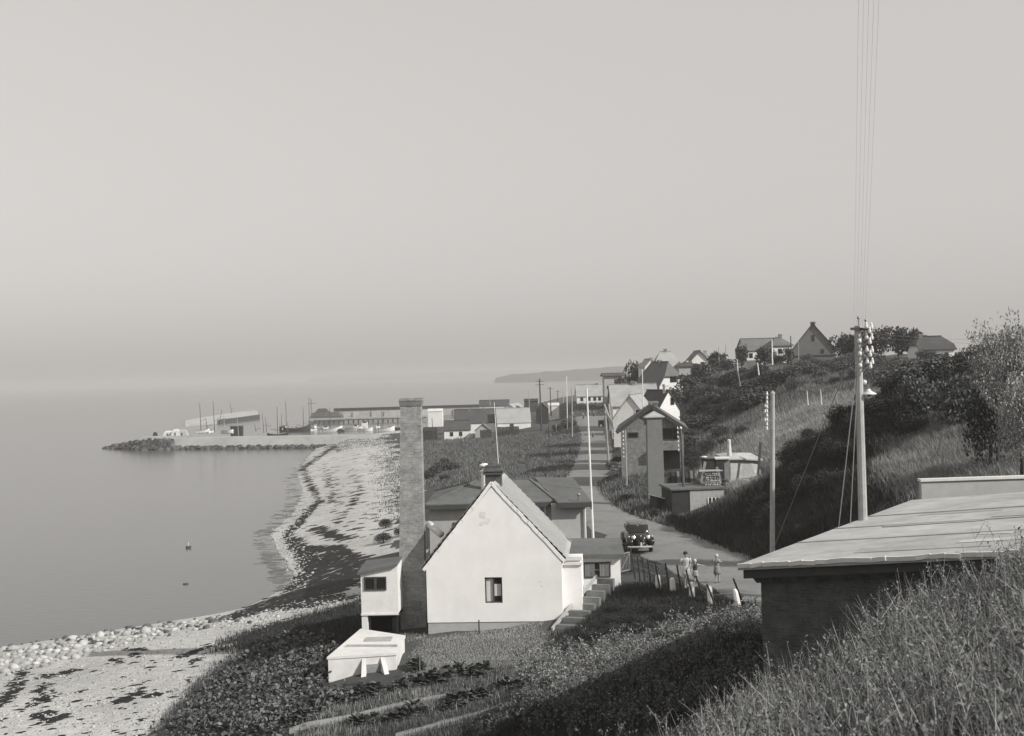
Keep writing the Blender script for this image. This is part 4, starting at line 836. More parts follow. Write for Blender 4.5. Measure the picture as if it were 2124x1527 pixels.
for s_ in (-1, 1):
    part('windscreen_pane', MB().hexa([(s_ * .03, -.74, 1.14), (s_ * .55, -.66, 1.14), (s_ * .55, -.62, 1.14), (s_ * .03, -.7, 1.14)][::s_], [(s_ * .03, -.43, 1.5), (s_ * .5, -.38, 1.49), (s_ * .5, -.34, 1.49), (s_ * .03, -.39, 1.5)][::s_]), GLASS, CAR)
    part('side_window', MB().box(*(sorted((s_ * .6, s_ * .66))), -.25, .95, 1.2, 1.48), GLASS, CAR)
    part('front_fender', MB().rings([sec(-1.98, .07, .55, .68), sec(-1.9, .17, .4, .86), sec(-1.5, .2, .38, .98), sec(-1.1, .2, .38, .92), sec(-.6, .14, .36, .62), sec(-.2, .06, .36, .46)]), CARB, CAR, smooth=True).location.x = s_ * .63
    part('rear_fender', MB().rings([sec(.75, .05, .4, .6), sec(1.0, .15, .38, .85), sec(1.4, .17, .38, .92), sec(1.85, .14, .4, .75), sec(2.1, .05, .45, .6)]), CARB, CAR, smooth=True).location.x = s_ * .68
    part('running_board', MB().box(*(sorted((s_ * .55, s_ * .84))), -.75, .95, .34, .4), CARB, CAR)
    hl = part('headlight', MB().rings([[(s_ * .44 + r * math.cos(i * pi / 6), y, .93 + r * math.sin(i * pi / 6)) for i in range(12)] for y, r in ((-1.45, .05), (-1.65, .12), (-1.83, .135), (-1.86, .12))]), CHROME, CAR, smooth=True)
    part('lens', MB().rings([[(s_ * .44 + r * math.cos(i * pi / 6), y, .93 + r * math.sin(i * pi / 6)) for i in range(12)] for y, r in ((-1.84, .12), (-1.89, .08), (-1.905, .02))]), PORC, hl, smooth=True)
    part('side_lamp', MB().ball((s_ * .7, -1.72, .98), .05), PORC, CAR, smooth=True)
    for y in (-1.35, 1.4):
        wl = part('wheel', MB().tube((s_ * .56, y, .32), (s_ * .76, y, .32), .2, n=16), METAL, CAR)
        part('tyre', MB().rings([[(x, y + r * math.cos(i * pi / 9), .32 + r * math.sin(i * pi / 9)) for i in range(18)] for x, r in ((s_ * .55, .28), (s_ * .58, .325), (s_ * .7, .325), (s_ * .745, .27), (s_ * .75, .2))]), RUB, wl, smooth=True)
part('windscreen_pillar', MB().bar((0, -.755, 1.13), (0, -.42, 1.51), .05, .03), CHROME, CAR)
part('grille', MB().hexa([(-.06, -2.0, .45), (.06, -2.0, .45), (.06, -1.9, .45), (-.06, -1.9, .45)], [(-.035, -1.86, 1.07), (.035, -1.86, 1.07), (.035, -1.75, 1.07), (-.035, -1.75, 1.07)]), CHROME, CAR)
for s_ in (-1, 1):
    for k in range(4): part('grille_bar', MB().bar((s_ * .08, -1.985, .5 + k * .09), (s_ * .28, -1.9, .5 + k * .09), .025), CHROME, CAR)
part('bumper', MB().rings([[(x, y0_ + q, .42 + w_) for q, w_ in ((-.04, -.06), (-.06, 0), (-.04, .06), (.02, .06), (.02, -.06))] for x, y0_ in ((-.82, -1.95), (-.6, -2.1), (0, -2.16), (.6, -2.1), (.82, -1.95))]), CHROME, CAR)
part('number_plate', MB().box(-.22, .22, -2.2, -2.17, .22, .33), METAL, CAR)
part('door_handle', MB().box(.74, .77, .25, .4, .98, 1.01), CHROME, CAR)

# ------------------------------------------------------------------ people
SKIN = mat('skin', .42, .7, .06, 8.); HAIRD = mat('dark_hair', .03, .8, .2, 20.); HAIRL = mat('fair_hair', .5, .8, .15, 20.)
def person(label, loc, rz, h, J, hair, top, skirt, shoe, group=None, dress_len=.52, sleeve=False, long_hair=False, skin=SKIN):
    """J: pose offsets for elbows, hands, knees, feet in units of the height"""
    o = thing('person', label, 'person', loc, rz, group)
    P = dict(pelvis=(0, 0, .52), waist=(0, 0, .6), chest=(0, -.005, .72), neck=(0, -.005, .835), jaw=(0, -.012, .87), head=(0, -.01, .925), crown=(0, 0, .985))
    for s, q in ((-1, 'l'), (1, 'r')):
        P['sh' + q] = (s * .105, 0, .8); P['el' + q] = J.get('el' + q, (s * .15, .01, .65)); P['ha' + q] = J.get('ha' + q, (s * .15, -.03, .5))
        P['hip' + q] = (s * .05, 0, .5); P['kn' + q] = J.get('kn' + q, (s * .055, -.015, .285)); P['an' + q] = J.get('an' + q, (s * .055, .01, .045)); P['to' + q] = tuple(np.array(P['an' + q]) + np.array((s * .012, -.075, -.02)))
    R = dict(pelvis=.075, waist=.062, chest=.075, neck=.03, jaw=.042, head=.06, crown=.03)
    for q in 'lr': R.update({'sh' + q: .038, 'el' + q: .024, 'ha' + q: .018, 'hip' + q: .05, 'kn' + q: .034, 'an' + q: .022, 'to' + q: .018})
    names = list(P); ed = [('pelvis', 'waist'), ('waist', 'chest'), ('chest', 'neck'), ('neck', 'jaw'), ('jaw', 'head'), ('head', 'crown')]
    for q in 'lr': ed += [('chest', 'sh' + q), ('sh' + q, 'el' + q), ('el' + q, 'ha' + q), ('pelvis', 'hip' + q), ('hip' + q, 'kn' + q), ('kn' + q, 'an' + q), ('an' + q, 'to' + q)]
    me = bpy.data.meshes.new('body'); me.from_pydata([tuple(c * h for c in P[k]) for k in names], [(names.index(a), names.index(b)) for a, b in ed], [])
    me.materials.append(skin); b = link('body', me, o); sm = b.modifiers.new('skin', 'SKIN'); b.modifiers.new('sub', 'SUBSURF').levels = 1; b.modifiers[-1].render_levels = 1
    for i, k in enumerate(names):
        sv = me.skin_vertices[0].data[i]; sv.radius = (R[k] * h, R[k] * h * (.82 if k in ('chest', 'waist', 'pelvis') else 1)); sv.use_root = (k == 'pelvis')
    b.modifiers['skin'].use_smooth_shade = True
    def E_(z, rx, ry, cx=0, cy=0): return [(h * (cx + rx * math.cos(i * pi / 6)), h * (cy + ry * math.sin(i * pi / 6)), h * z) for i in range(12)]
    part('blouse', MB().rings([E_(.56, .085, .07), E_(.62, .08, .066), E_(.72, .095, .075), E_(.79, .1, .065), E_(.825, .06, .045)]), top, o, smooth=True)
    k0 = P['knl']; k1 = P['knr']; my = (k0[1] + k1[1]) / 2; sp_ = abs(k0[1] - k1[1]) / 2
    part('skirt', MB().rings([E_(.6, .083, .07), E_(.53, .1, .085), E_(.42, .115, .1 + sp_ * .5, 0, my * .4), E_(.8 - dress_len, .13, .115 + sp_, 0, my * .8)]), skirt, o, smooth=True)
    if sleeve:
        for s, q in ((-1, 'l'), (1, 'r')):
            a, c = Vector(P['sh' + q]) * h, Vector(P['el' + q]) * h; part('sleeve', MB().tube(a, a.lerp(c, .8), .046 * h, .036 * h, 8), top, o, smooth=True)
    hm = MB().ball((0, .012 * h, .945 * h), (.066 * h, .072 * h, .062 * h), 10, 8)
    if long_hair: hm.rings([E_(.96, .06, .03, 0, .045), E_(.88, .062, .028, 0, .05), E_(.83, .05, .02, 0, .05)])
    part('hair', hm, hair, o, smooth=True)
    part('nose', MB().hexa([(-.008 * h, -.066 * h, .905 * h), (.008 * h, -.066 * h, .905 * h), (.005 * h, -.06 * h, .93 * h), (-.005 * h, -.06 * h, .93 * h)], [(-.004 * h, -.08 * h, .907 * h), (.004 * h, -.08 * h, .907 * h), (.002 * h, -.062 * h, .93 * h), (-.002 * h, -.062 * h, .93 * h)]), skin, o)
    for s in (-1, 1):
        part('eye', MB().ball((s * .022 * h, -.062 * h, .93 * h), .006 * h, 6, 4), HAIRD, o)
        q = 'l' if s < 0 else 'r'; a = Vector(P['an' + q]) * h; part('shoe', MB().rings([[(a.x + w * math.cos(i * pi / 4), a.y - .03 * h + l * math.sin(i * pi / 4), zz) for i in range(8)] for zz, w, l in ((.004 * h, .028 * h, .068 * h), (.03 * h, .027 * h, .062 * h), (.045 * h, .02 * h, .035 * h))]), shoe, o)
    part('mouth', MB().box(-.014 * h, .014 * h, -.062 * h, -.055 * h, .886 * h, .891 * h), HAIRD, o)
    for q in 'lr':                                                     # hand: palm, four fingers and thumb at the end of the forearm
        a = Vector(P['ha' + q]) * h; e = Vector(P['el' + q]) * h; d = (a - e).normalized(); s = -1 if q == 'l' else 1
        hd = MB().bar(a - d * .005 * h, a + d * .05 * h, .016 * h, .042 * h); sd = d.cross(Vector((1, 0, 0))).normalized()
        for k in range(4): hd.tube(a + d * .048 * h + sd * (-.016 + .0105 * k) * h, a + d * (.088 - .006 * abs(k - 1.4)) * h + sd * (-.016 + .0105 * k) * h, .0052 * h, .004 * h, 5)
        hd.tube(a + d * .015 * h - sd * .02 * h, a + d * .05 * h - sd * .038 * h, .006 * h, .0045 * h, 5)
        part('hand', hd, skin, o)
    return o
LTC = mat('pale_cotton', .62, .9, .08, 10.); GRC = mat('grey_cotton', .2, .9, .12, 10.); DKC = mat('dark_cotton', .05, .9, .15, 10.); MDC = mat('mid_cotton', .3, .9, .1, 10.); SHO = mat('shoe_leather', .04, .6, .1, 5.); SHL = mat('white_canvas', .6, .9, .1, 5.)
def stand(x, y, lift=.06): p = g1(x, y); return p + Vector((0, 0, lift))
wp = stand(1424, 1221)
person('woman in a pale dress with dark hair walking toward the camera on the road', wp, .12, 1.68, dict(ell=(-.15, .02, .66), hal=(-.15, -.03, .49), elr=(.145, .015, .66), har=(.09, -.09, .6), knl=(-.055, -.06, .29), anl=(-.05, -.06, .045), knr=(.05, .02, .285), anr=(.05, .09, .06)), HAIRD, LTC, LTC, SHL, dress_len=.46, sleeve=True)
person('fair haired child in dark vest and pale shorts pointing, beside the walking woman', stand(1443, 1219), .1, 1.28, dict(elr=(.19, -.03, .77), har=(.3, -.06, .76), ell=(-.15, .01, .66), hal=(-.15, -.05, .53), knl=(-.05, -.05, .285), anl=(-.05, -.06, .045), anr=(.05, .08, .06)), HAIRL, DKC, MDC, SHL, dress_len=.42)
person('fair haired girl in a grey dress with dark stockings, arms bent, walking alone', stand(1488, 1211), -.1, 1.36, dict(ell=(-.16, .0, .68), hal=(-.05, -.1, .74), elr=(.17, .03, .7), har=(.1, -.08, .76), knl=(-.055, -.04, .285), anl=(-.06, -.03, .045), anr=(.06, .06, .05)), HAIRL, GRC, GRC, SHO, dress_len=.5, sleeve=True, skin=mat('skin_shade', .36, .7, .06, 8.))
far_p = person('distant child in dark clothes on the road beyond the flagpole', stand(1230, 911), 0, 1.25, dict(knl=(-.05, -.05, .285), anl=(-.05, -.06, .045)), HAIRL, DKC, DKC, SHO)
for (x, y, lab) in ((1189, 871, 'distant dark figure leftmost of the group at the far end of the road'), (1223, 866, 'distant dark figure right of the flagpole top at the road end'), (1232, 868, 'rightmost distant dark figure at the far end of the road'), (1210, 873, 'distant small dark figure in the middle of the far road')):
    dup(far_p, stand(x, y), random.uniform(-.5, .5), lab, sc=1.25)
for o_ in [o for o in COL.objects if o.name.startswith('person') and 'istant' in o.get('label', '')]: o_['group'] = 'distant figures on the road'
bb_ = stand(1247, 886)
HC = thing('hand_cart', 'dark upright cart standing at the right edge of the far road', 'cart', bb_, .3)
part('bed', MB().box(-.4, .4, -.6, .6, .5, 1.3), DWOOD, HC); part('wheel', MB().tube((-.5, 0, .4), (-.42, 0, .4), .4, n=12).tube((.42, 0, .4), (.5, 0, .4), .4, n=12), TAR, HC); part('shaft', MB().bar((-.3, -.6, .6), (-.3, -1.6, .5), .06).bar((.3, -.6, .6), (.3, -1.6, .5), .06), DWOOD, HC)
# ------------------------------------------------------------------ village houses
def hz_at(xl, xr, yb, d):
    a, b = at(xl, yb, d), at(xr, yb, d); return a, b, b.x - a.x
def zpx(x, y, d): return at(x, y, d).z
def long_house(name, label, cat, xl, xr, yridge, yeave, ybase, d, depth, wm, rm, rz=0.0, yb2=None, **kw):
    """house whose long side faces the camera; ridge runs across"""
    a, b, L = hz_at(xl, xr, ybase, d); base = a.z
    eave = max(1.6, zpx((xl + xr) / 2, yeave, d) - base); ridge = zpx((xl + xr) / 2, yridge, d + depth / 2) - base
    return house(name, label, cat, (a.x, d + depth / 2, base), rz - pi / 2 , depth, L, eave, max(ridge, eave + .5), wm, rm, **kw)
def gable_front(name, label, cat, xl, xr, yap, yeave, ybase, d, L, wm, rm, rz=0.0, **kw):
    a, b, W_ = hz_at(xl, xr, ybase, d); c = (a + b) / 2
    return house(name, label, cat, c, rz, W_, L, zpx(xl, yeave, d) - c.z, zpx((xl + xr) / 2, yap, d) - c.z, wm, rm, **kw)
# with rz = -90 deg: local -y ('f') faces -x; local +x ('r') faces -y ... so wall 'r' looks at the camera; u runs along local y -> world x
VG = 'houses of the village'
wn = lambda us, z, w, h, s='r': [(s, u, z, w, h, 0) for u in us]
long_house('white_house', 'white house with grey tiled roof at the far end of the road', 'house', 1197, 1250, 799, 823, 836, 305, 7, WHITE2, TILE, group=VG, over=.2, wins=wn((1.2, 3.0, 4.4, 5.6), .45, .7, .9), winm=DWOOD, chim=((0, 5.2, .5, .5),))
long_house('tiled_house', 'large house with broad grey tiled roof behind the brick house', 'house', 1272, 1366, 799, 841, 880, 172, 7, WHITE2, TILE, group=VG, over=.25, chim=((0, 3.2, .55, .6),), wins=wn((.9,), 1.2, .6, .8))
gable_front('white_cottage', 'white gabled cottage with grey roof just left of the brick house', 'house', 1273, 1342, 822, 868, 905, 138, 9, WHITE2, TILE, rz=-.25, group=VG, over=.15, wins=[('f', .9, 2.2, .6, .8, 0)])
gable_front('white_cottage', 'white gable with dark roof edge and a window right of the brick house', 'house', 1362, 1414, 812, 851, 866, 150, 5, WHITE2, SLATE, rz=.42, group=VG, over=.15, wins=[('f', .5, 1.5, .5, .9, 0)], chim=((0, .6, .55, .9),), chm=CONCP, winm=DWOOD)
gable_front('half_hipped_house', 'white house with half hipped grey roof halfway up the hill', 'house', 1366, 1424, 752, 800, 815, 188, 9, WHITE2, SLATEM, rz=.3, hip=.55, hipin=1.6, group=VG, over=.3, wins=[('f', .2, 1.6, 1.1, 1.0, 1)], winm=DWOOD, chim=((-.2, 4, .5, .5),))
long_house('pale_roofed_house', 'tall house with broad pale hipped roof highest above the harbour road', 'house', 1357, 1418, 731, 764, 785, 232, 8, WHITE2, PALETILE, hip=.99, hipin=1.9, group=VG, over=.25, chim=((0, 2.7, .5, .7),), wins=wn((1.5, 3.8), .5, .8, 1))
gable_front('white_gable_house', 'narrow white gable with two small windows beside the pale hipped roof', 'house', 1338, 1366, 746, 762, 785, 228, 6, WHITE2, PALETILE, rz=.1, group=VG, over=.15, wins=[('f', .6, 2.5, .6, .7, 0), ('f', -.5, .8, .6, .6, 0)], winm=DWOOD, chim=((.2, .8, .4, .4),))
long_house('small_hill_house', 'small grey house with low dark roof among bushes on the hill', 'house', 1409, 1450, 753, 761, 783, 214, 5, PLINTH, SLATE, group=VG, over=.2, wins=wn((2.6, 3.0), .9, .5, .6), winm=DWOOD, hip=.99, hipin=1.3, chim=((0, 1.8, .3, .4),), chm=CONCP)
gable_front('gabled_hill_house', 'pale gable with dark barge roof half hidden by the dark hill trees', 'house', 1431, 1474, 729, 752, 765, 225, 7, WHITE2, SLATEM, group=VG, over=.35, chim=((1.2, 1.5, .5, .2),), chm=CONC, wins=[('f', .5, .4, .7, .9, 0)])
long_house('flat_roofed_house', 'flat roofed grey house with dark upper storey beyond the tiled house', 'house', 1254, 1292, 776, 780, 812, 290, 6, PLINTH, SLATE, group=VG, over=.5, wins=wn((.9, 3.2), .4, .8, 1.0), winm=WHITE2)
long_house('long_tiled_house', 'long low house with dark tiled roof on the hilltop', 'house', 1546, 1615, 704, 728, 748, 205, 7, WHITE2, SLATEM, rz=.05, group=VG, over=.2, chim=(), wins=wn((.8, 2.2), .4, .6, .8), winm=DWOOD)
long_house('hipped_hill_house', 'white house with hipped grey roof and tall chimney next to the big boarded gable', 'house', 1601, 1642, 702, 717, 742, 198, 5, WHITE2, SLATEM, hip=.99, hipin=1.4, rz=.06, group=VG, over=.25, chim=((0, 2.0, .45, .7),), wins=wn((1.2, 2.4), .6, .6, .8), winm=DWOOD)
BG = gable_front('boarded_gable_house', 'big grey boarded gable with chimney at its apex on the skyline', 'house', 1644, 1732, 672, 727, 747, 186, 9, GREYW, SLATE, rz=-.26, group=VG, over=.22, wins=[('f', .0, 2.9, .4, .9, 0), ('f', 1.3, 1.0, .4, .6, 0)], winm=DWOOD, chim=((0, .6, .7, .35),))
part('string_course', MB().box(-3.3, 3.3, -.06, .02, .55, .75), DWOOD, BG)
long_house('half_hipped_house', 'dark half hipped house among trees at the right of the skyline', 'house', 1912, 1982, 700, 733, 752, 158, 6, WHITE2, SLATE, hip=.6, hipin=1.0, rz=-.05, group=VG, over=.25, chim=((0, .9, .45, .5),), wins=wn((3.3,), .5, .5, .7), winm=DWOOD)

# harbour houses
HG = 'harbour houses and sheds'
long_house('white_cottage', 'small white cottage with two dark windows and dark roof by the field', 'house', 921, 975, 874, 893, 911, 262, 4.6, WHITE2, SLATE, group=HG, over=.15, wins=wn((1.55, 3.5), .55, .7, .9), winm=DWOOD, rz=.03)
long_house('harbour_house', 'long white harbour house with black roof and two chimneys', 'house', 942, 1028, 850, 878, 897, 285, 7, WHITE2, SLATE, group=HG, over=.15, rz=.04, chim=((0, 3.5, .6, .4), (0, 6.8, .5, .4)))
HH = long_house('harbour_house', 'pale roofed white harbour house with steep white gable end', 'house', 1030, 1100, 848, 878, 895, 282, 8, WHITE2, PALETILE, group=HG, over=.1, rz=.05, door=('r', 3.3, .9, 1.6))
long_house('net_shed', 'long low shed with dark roof and pale wall behind the harbour houses', 'shed', 995, 1056, 831, 843, 855, 345, 6, CONCP, SLATE, group=HG, over=.2)
gable_front('net_shed', 'pale double gabled shed behind the pale roofed harbour house', 'shed', 1046, 1066, 839, 847, 857, 330, 9, CONCP, PALETILE, rz=-.3, group=HG, over=.15)
long_house('fish_shed', 'small white box shaped shed right of the tall chimney', 'shed', 888, 918, 850, 854, 876, 312, 4, WHITE2, CONCP, group=HG, over=.1)
gable_front('net_shed', 'pale little gabled shed in front of the harbour houses', 'shed', 986, 1018, 881, 894, 909, 258, 4, PLINTH, SLATEM, group=HG, over=.2)
long_house('tarred_shed', 'black boarded shed at the left of the small white cottage', 'shed', 878, 905, 890, 895, 911, 262, 3, TAR, TAR, group=HG, over=.1)
gable_front('tarred_hut', 'black gabled hut at the foot of the tallest dark pole', 'hut', 1113, 1138, 838, 850, 868, 262, 4, TAR, SLATE, group=HG, over=.15)
long_house('pale_shed', 'pale flat shed right of the black gabled hut', 'shed', 1138, 1160, 838, 842, 862, 300, 4, CONCP, CONCP, group=HG, over=.1)
long_house('tarred_shed', 'low dark shed roof behind the black gabled hut', 'shed', 1088, 1116, 835, 839, 846, 330, 4, DWOOD, TAR, group=HG, over=.1)
for (x0, x1, yt, yb, d, lab) in ((996, 1023, 892, 909, 255, 'black board fence before the little gabled shed'), (1032, 1080, 886, 907, 256, 'black board fence in front of the pale roofed harbour house')):
    a, b = at(x0, yb, d), at(x1, yb, d); o_ = thing('board_fence', lab, 'fence', a, 0, 'black harbour fences'); h = zpx(x0, yt, d) - a.z; n_ = int((b.x - a.x) / .3)
    f = MB()
    for k in range(n_): x = k * .3; f.box(x, x + .28, 0, .04, -.6, h + random.uniform(-.05, .05))
    part('board', f, TAR, o_, kind='stuff'); part('rail', MB().box(0, n_ * .3, .041, .1, h * .3, h * .3 + .1).box(0, n_ * .3, .041, .1, h * .75, h * .75 + .1) if False else MB().box(0, n_ * .3, .041, .1, h * .6, h * .6 + .1), TAR, o_)

# ------------------------------------------------------------------ harbour: breakwater, piers, rocks
ROCK = island_mat('mole_rock', 0.075, .55); ROCKM = mat('mole_concrete', 0.33, .95, .22, .8, .15)
def ico_rock(seed, n=7, m=5, jag=.25):
    r = random.Random(seed); V = []; F = []
    for k in range(m + 1):
        for i in range(n):
            a = 2 * pi * i / n + (k % 2) * .3; q = 1 + r.uniform(-jag, jag)
            s_ = max(.12, math.sin(pi * k / m)); V.append((s_ * math.cos(a) * q, s_ * math.sin(a) * q, -math.cos(pi * k / m) * (1 + r.uniform(-.1, .1) )))
    for k in range(m):
        for i in range(n): F.append((k * n + i, k * n + (i + 1) % n, (k + 1) * n + (i + 1) % n, (k + 1) * n + i))
    F.append(tuple(range(n))[::-1]); F.append(tuple(range(m * n, m * n + n)))
    return V, F
mole = [onz(655, 930, 0), onz(380, 933, 0), onz(290, 934, 0)]
def offs(p, q, o): d = (q - p).normalized(); return Vector((-d.y, d.x, 0)) * o
BWK = thing('breakwater', 'stone breakwater with pale sloping concrete side reaching left into the sea', 'breakwater', mole[0])
g_ = MB(); back = Vector((0.35, 1, 0)).normalized()
pts = [mole[0] + Vector((14, -4, 0)), mole[0], mole[1], mole[2]]
rows = []
for p in pts:
    p = p - mole[0]; rows.append([(p.x, p.y, -1.5), (p.x, p.y + 1.5, .5), (p.x + .6, p.y + 4.0, 2.55), (p.x + .6, p.y + 8.5, 2.65), (p.x + .6, p.y + 9, -1.5)])
part('core', MB().rings(rows), ROCKM, BWK)
k1 = at(292, 897, rows[-1][2][1] + mole[0].y - .2); 
pw = MB()
for (xa, xb, yt) in ((285, 330, 896), (330, 640, 897)):
    a = at(xa, yt, 312 if xa < 300 else 306); b = at(xb, yt, 306 if xb < 400 else 294)
tipv = pts[-1] - mole[0]
part('head_wall', MB().hexa([(tipv.x - 2.5, tipv.y + 3, -1), (tipv.x + 6, tipv.y + 2.2, -1), (tipv.x + 6, tipv.y + 8, -1), (tipv.x - 2, tipv.y + 9, -1)], [(tipv.x - 1.2, tipv.y + 4.2, 3.0), (tipv.x + 6.5, tipv.y + 3.4, 2.95), (tipv.x + 6, tipv.y + 8, 2.9), (tipv.x - 1.5, tipv.y + 8.6, 3.0)]), CONC, BWK)
rk = MB(); rr = random.Random(11); tipx = onz(214, 931, 0) - mole[0]
path = [Vector((6, -1.2, 0)), Vector((0, 0, 0)), pts[2] - mole[0], tipv, tipx]
for k in range(620):
    t = rr.random() ** .8 * 3.999; s_ = int(t); p = path[s_].lerp(path[s_ + 1], t - s_); tip = max(0, t - 3)
    V, F = ico_rock(rr.randrange(10), 6, 4); r = rr.uniform(.35, .75) * (1 if t > 1 else .7)
    up = rr.random(); hgt = (.55 if t < 2.3 else 2.2 * (1 - tip) + .2)
    c = Vector((p.x + rr.uniform(-.5, .5), p.y + up * (3.2 if t > 2 else 2.0) - .5 + tip * rr.uniform(-1, 5), up * hgt - .05))
    rk.add([(c.x + v[0] * r, c.y + v[1] * r, c.z + v[2] * r * .8) for v in V], F)
part('armour_stone', rk, ROCK, BWK, kind='stuff')
# outer mole: low curved pier, pale top, dark inner face towards the right
ne = [onz(x, y, 1.1) for x, y in ((384, 879), (415, 876), (452, 873), (500, 868), (539, 863))]; fe = [onz(x, y, 1.1) for x, y in ((386, 872), (415, 867), (452, 861), (500, 854), (533, 853))]
c0 = Vector((ne[0].x, ne[0].y, 0)); OM = thing('outer_mole', 'low curved outer mole with pale top and dark inner face in the harbour mouth', 'mole', c0)
part('wall', MB().rings([[(p.x - c0.x, p.y - c0.y, -1.5), (q.x - c0.x, q.y - c0.y, -1.5), (q.x - c0.x, q.y - c0.y, 1.0), (p.x - c0.x, p.y - c0.y, 1.0)] for p, q in zip(ne, fe)]), CONC, OM)
part('deck', MB().rings([[(p.x - c0.x, p.y - c0.y - .1, 1.003), (q.x - c0.x, q.y - c0.y, 1.003), (q.x - c0.x, q.y - c0.y, 1.15), (p.x - c0.x, p.y - c0.y - .1, 1.15)] for p, q in zip(ne, fe)]), mat('mole_deck', .4, .95, .2, .8), OM)
part('inner_edge', MB().rings([[(p.x - c0.x, p.y - c0.y - .6, -.3), (p.x - c0.x, p.y - c0.y - .12, -.3), (p.x - c0.x, p.y - c0.y - .12, 1.5 + .15 * k), (p.x - c0.x, p.y - c0.y - .6, 1.5 + .15 * k)] for k, p in enumerate(ne[2:])]), DWOOD, OM)
part('parapet', MB().rings([[(q.x - c0.x, q.y - c0.y - .8, 1.153), (q.x - c0.x, q.y - c0.y, 1.153), (q.x - c0.x, q.y - c0.y, 2.0), (q.x - c0.x, q.y - c0.y - .8, 2.0)] for q in fe[3:]]), CONC, OM)
b = at(478, 895, 330); b.z = 0; o_ = thing('mooring_shed', 'small black shed on the quay between the masts', 'shed', b)
part('wall', MB().box(0, 2.9, 0, 2.5, -.5, 3.9), TAR, o_); part('roof', MB().box(-.2, 3.1, -.2, 2.7, 3.903, 4.1), FELT, o_)
a, b = at(693, 862, 500), at(1005, 852, 500); a.z = 0
LP = thing('long_pier', 'long straight pier with black top rail and pale wall beyond the harbour', 'pier', a)
dd = b.x - a.x; zt_ = zpx(695, 850, 500)
part('wall', MB().box(0, dd, 0, 4, -1, zt_ - .5), mat('pier_wall', .4, .95, .35, .35), LP)
part('top_rail', MB().box(-.1, dd, -.25, .3, zt_ - .497, zt_ + .55), TAR, LP)
for k in range(9): part('buttress', MB().box(k * dd / 9 + (k % 3) * .8, k * dd / 9 + .7 + (k % 3) * .8, -.4, -.005, -1, zt_ - .9 - .3 * (k % 2)), mat('pier_wall', .4), LP)
a, b = at(640, 873, 440), at(885, 868, 440); a.z = 0
JT = thing('jetty', 'low grey timber jetty in front of the long pier', 'jetty', a); dd = b.x - a.x
part('deck', MB().box(0, dd, 0, 3, 1.0, 1.9), CONC, JT)
for k in range(24): part('pile', MB().box(k * dd / 24, k * dd / 24 + .4, -.05, .5, -1, .99), TAR, JT)
part('fender_beam', MB().box(2, dd, -.12, -.002, 1.05, 1.35), DWOOD, JT)
a = at(645, 866, 470); a.z = 0; PH = thing('pier_head_mound', 'dark stone mound with small beacon stump on the pier head', 'mound', a)
b = at(712, 866, 470).x - a.x; hh = zpx(660, 856, 470); f = MB()
f.rings([[(x, y, z) for x, y, z in ((0 + i, -3, -1), (b - i * 2.2, -3, -1), (b - i * 2.2, 5, -1), (0 + i, 5, -1))] if q == 0 else [(0 + i, -3 + i, hh * q), (b - i * 3.2, -3 + i, hh * q), (b - i * 3.2, 5 - i, hh * q), (0 + i, 5 - i, hh * q)] for q, i in ((0, 0), (.6, .2), (1, .6))])
part('mound', f, ROCK, PH); part('beacon_base', MB().rings([[(1.5, -1, hh - .1), (7.2, -1, hh - .1), (7.2, 3, hh - .1), (1.5, 3, hh - .1)], [(2.8, 0, hh + 1.5), (5.6, 0, hh + 1.5), (5.6, 2, hh + 1.5), (2.8, 2, hh + 1.5)]]), DWOOD, PH)
part('light_post', MB().tube((.2, 0, hh), (.2, 0, hh + 5.5), .12, n=6).bar((-1.2, 0, hh + 3.6), (2.0, 0, hh + 3.6), .15), DWOOD, PH)

# ------------------------------------------------------------------ boats
def boat(label, x, y, d, L, hull, rz, mast=(), cabin=None, group='fishing boats in the harbour', z=None, name='fishing_boat', cat='boat', by=None):
    p = at(x, y, d); p.z = 0 if z is None else z; o = thing(name, label, cat, p, rz, group)
    rg = []
    for k in range(9):
        t = k / 8; w = L * .16 * (1 - abs(2 * t - 1) ** 2.6) + .05; sh = .9 + 1.5 * (abs(t - .45)) ** 2 * 2.2; sh *= L / 8; x_ = (t - .5) * L
        rg.append([(x_, 0, -.35), (x_, w * .6, -.2), (x_, w, sh), (x_, w * .86, sh), (x_, 0, sh - .12), (x_, -w * .86, sh), (x_, -w, sh), (x_, -w * .6, -.2)])
    part('hull', MB().rings(rg), hull, o)
    part('gunwale', MB().rings([[(q[2][0], q[2][1] + .03, q[2][2] + .01), (q[2][0], q[2][1] + .03, q[2][2] + .09), (q[6][0], q[6][1] - .03, q[6][2] + .09), (q[6][0], q[6][1] - .03, q[6][2] + .01)] for q in rg[1:8]]), WOOD, o)
    if cabin: cx, cw, chh = cabin; c = part('wheelhouse', MB().box(cx - cw / 2, cx + cw / 2, -.7, .7, .7, .9 + chh), WHITE2, o); part('cabin_window', MB().box(cx - cw * .35, cx + cw * .35, -.73, -.701, .5 + chh, .78 + chh), GLASS, c); part('cabin_roof', MB().box(cx - cw / 2 - .1, cx + cw / 2 + .1, -.8, .8, .903 + chh, 1.0 + chh), DWOOD, c)
    for (mx, h) in mast:
        m_ = part('mast', MB().tube((mx, 0, .3), (mx, 0, h), .11, .06, 6), DWOOD, o); part('boom', MB().tube((mx, 0, 1.6), (mx - 2.2, .1, 2.3), .06, .05, 6), DWOOD, m_)
        part('rigging', MB().tube((mx, 0, h * .95), (L * .48, 0, 1.4), .02, n=4).tube((mx, 0, h * .95), (-L * .45, 0, 1.3), .02, n=4), WIRE, m_)
    return o
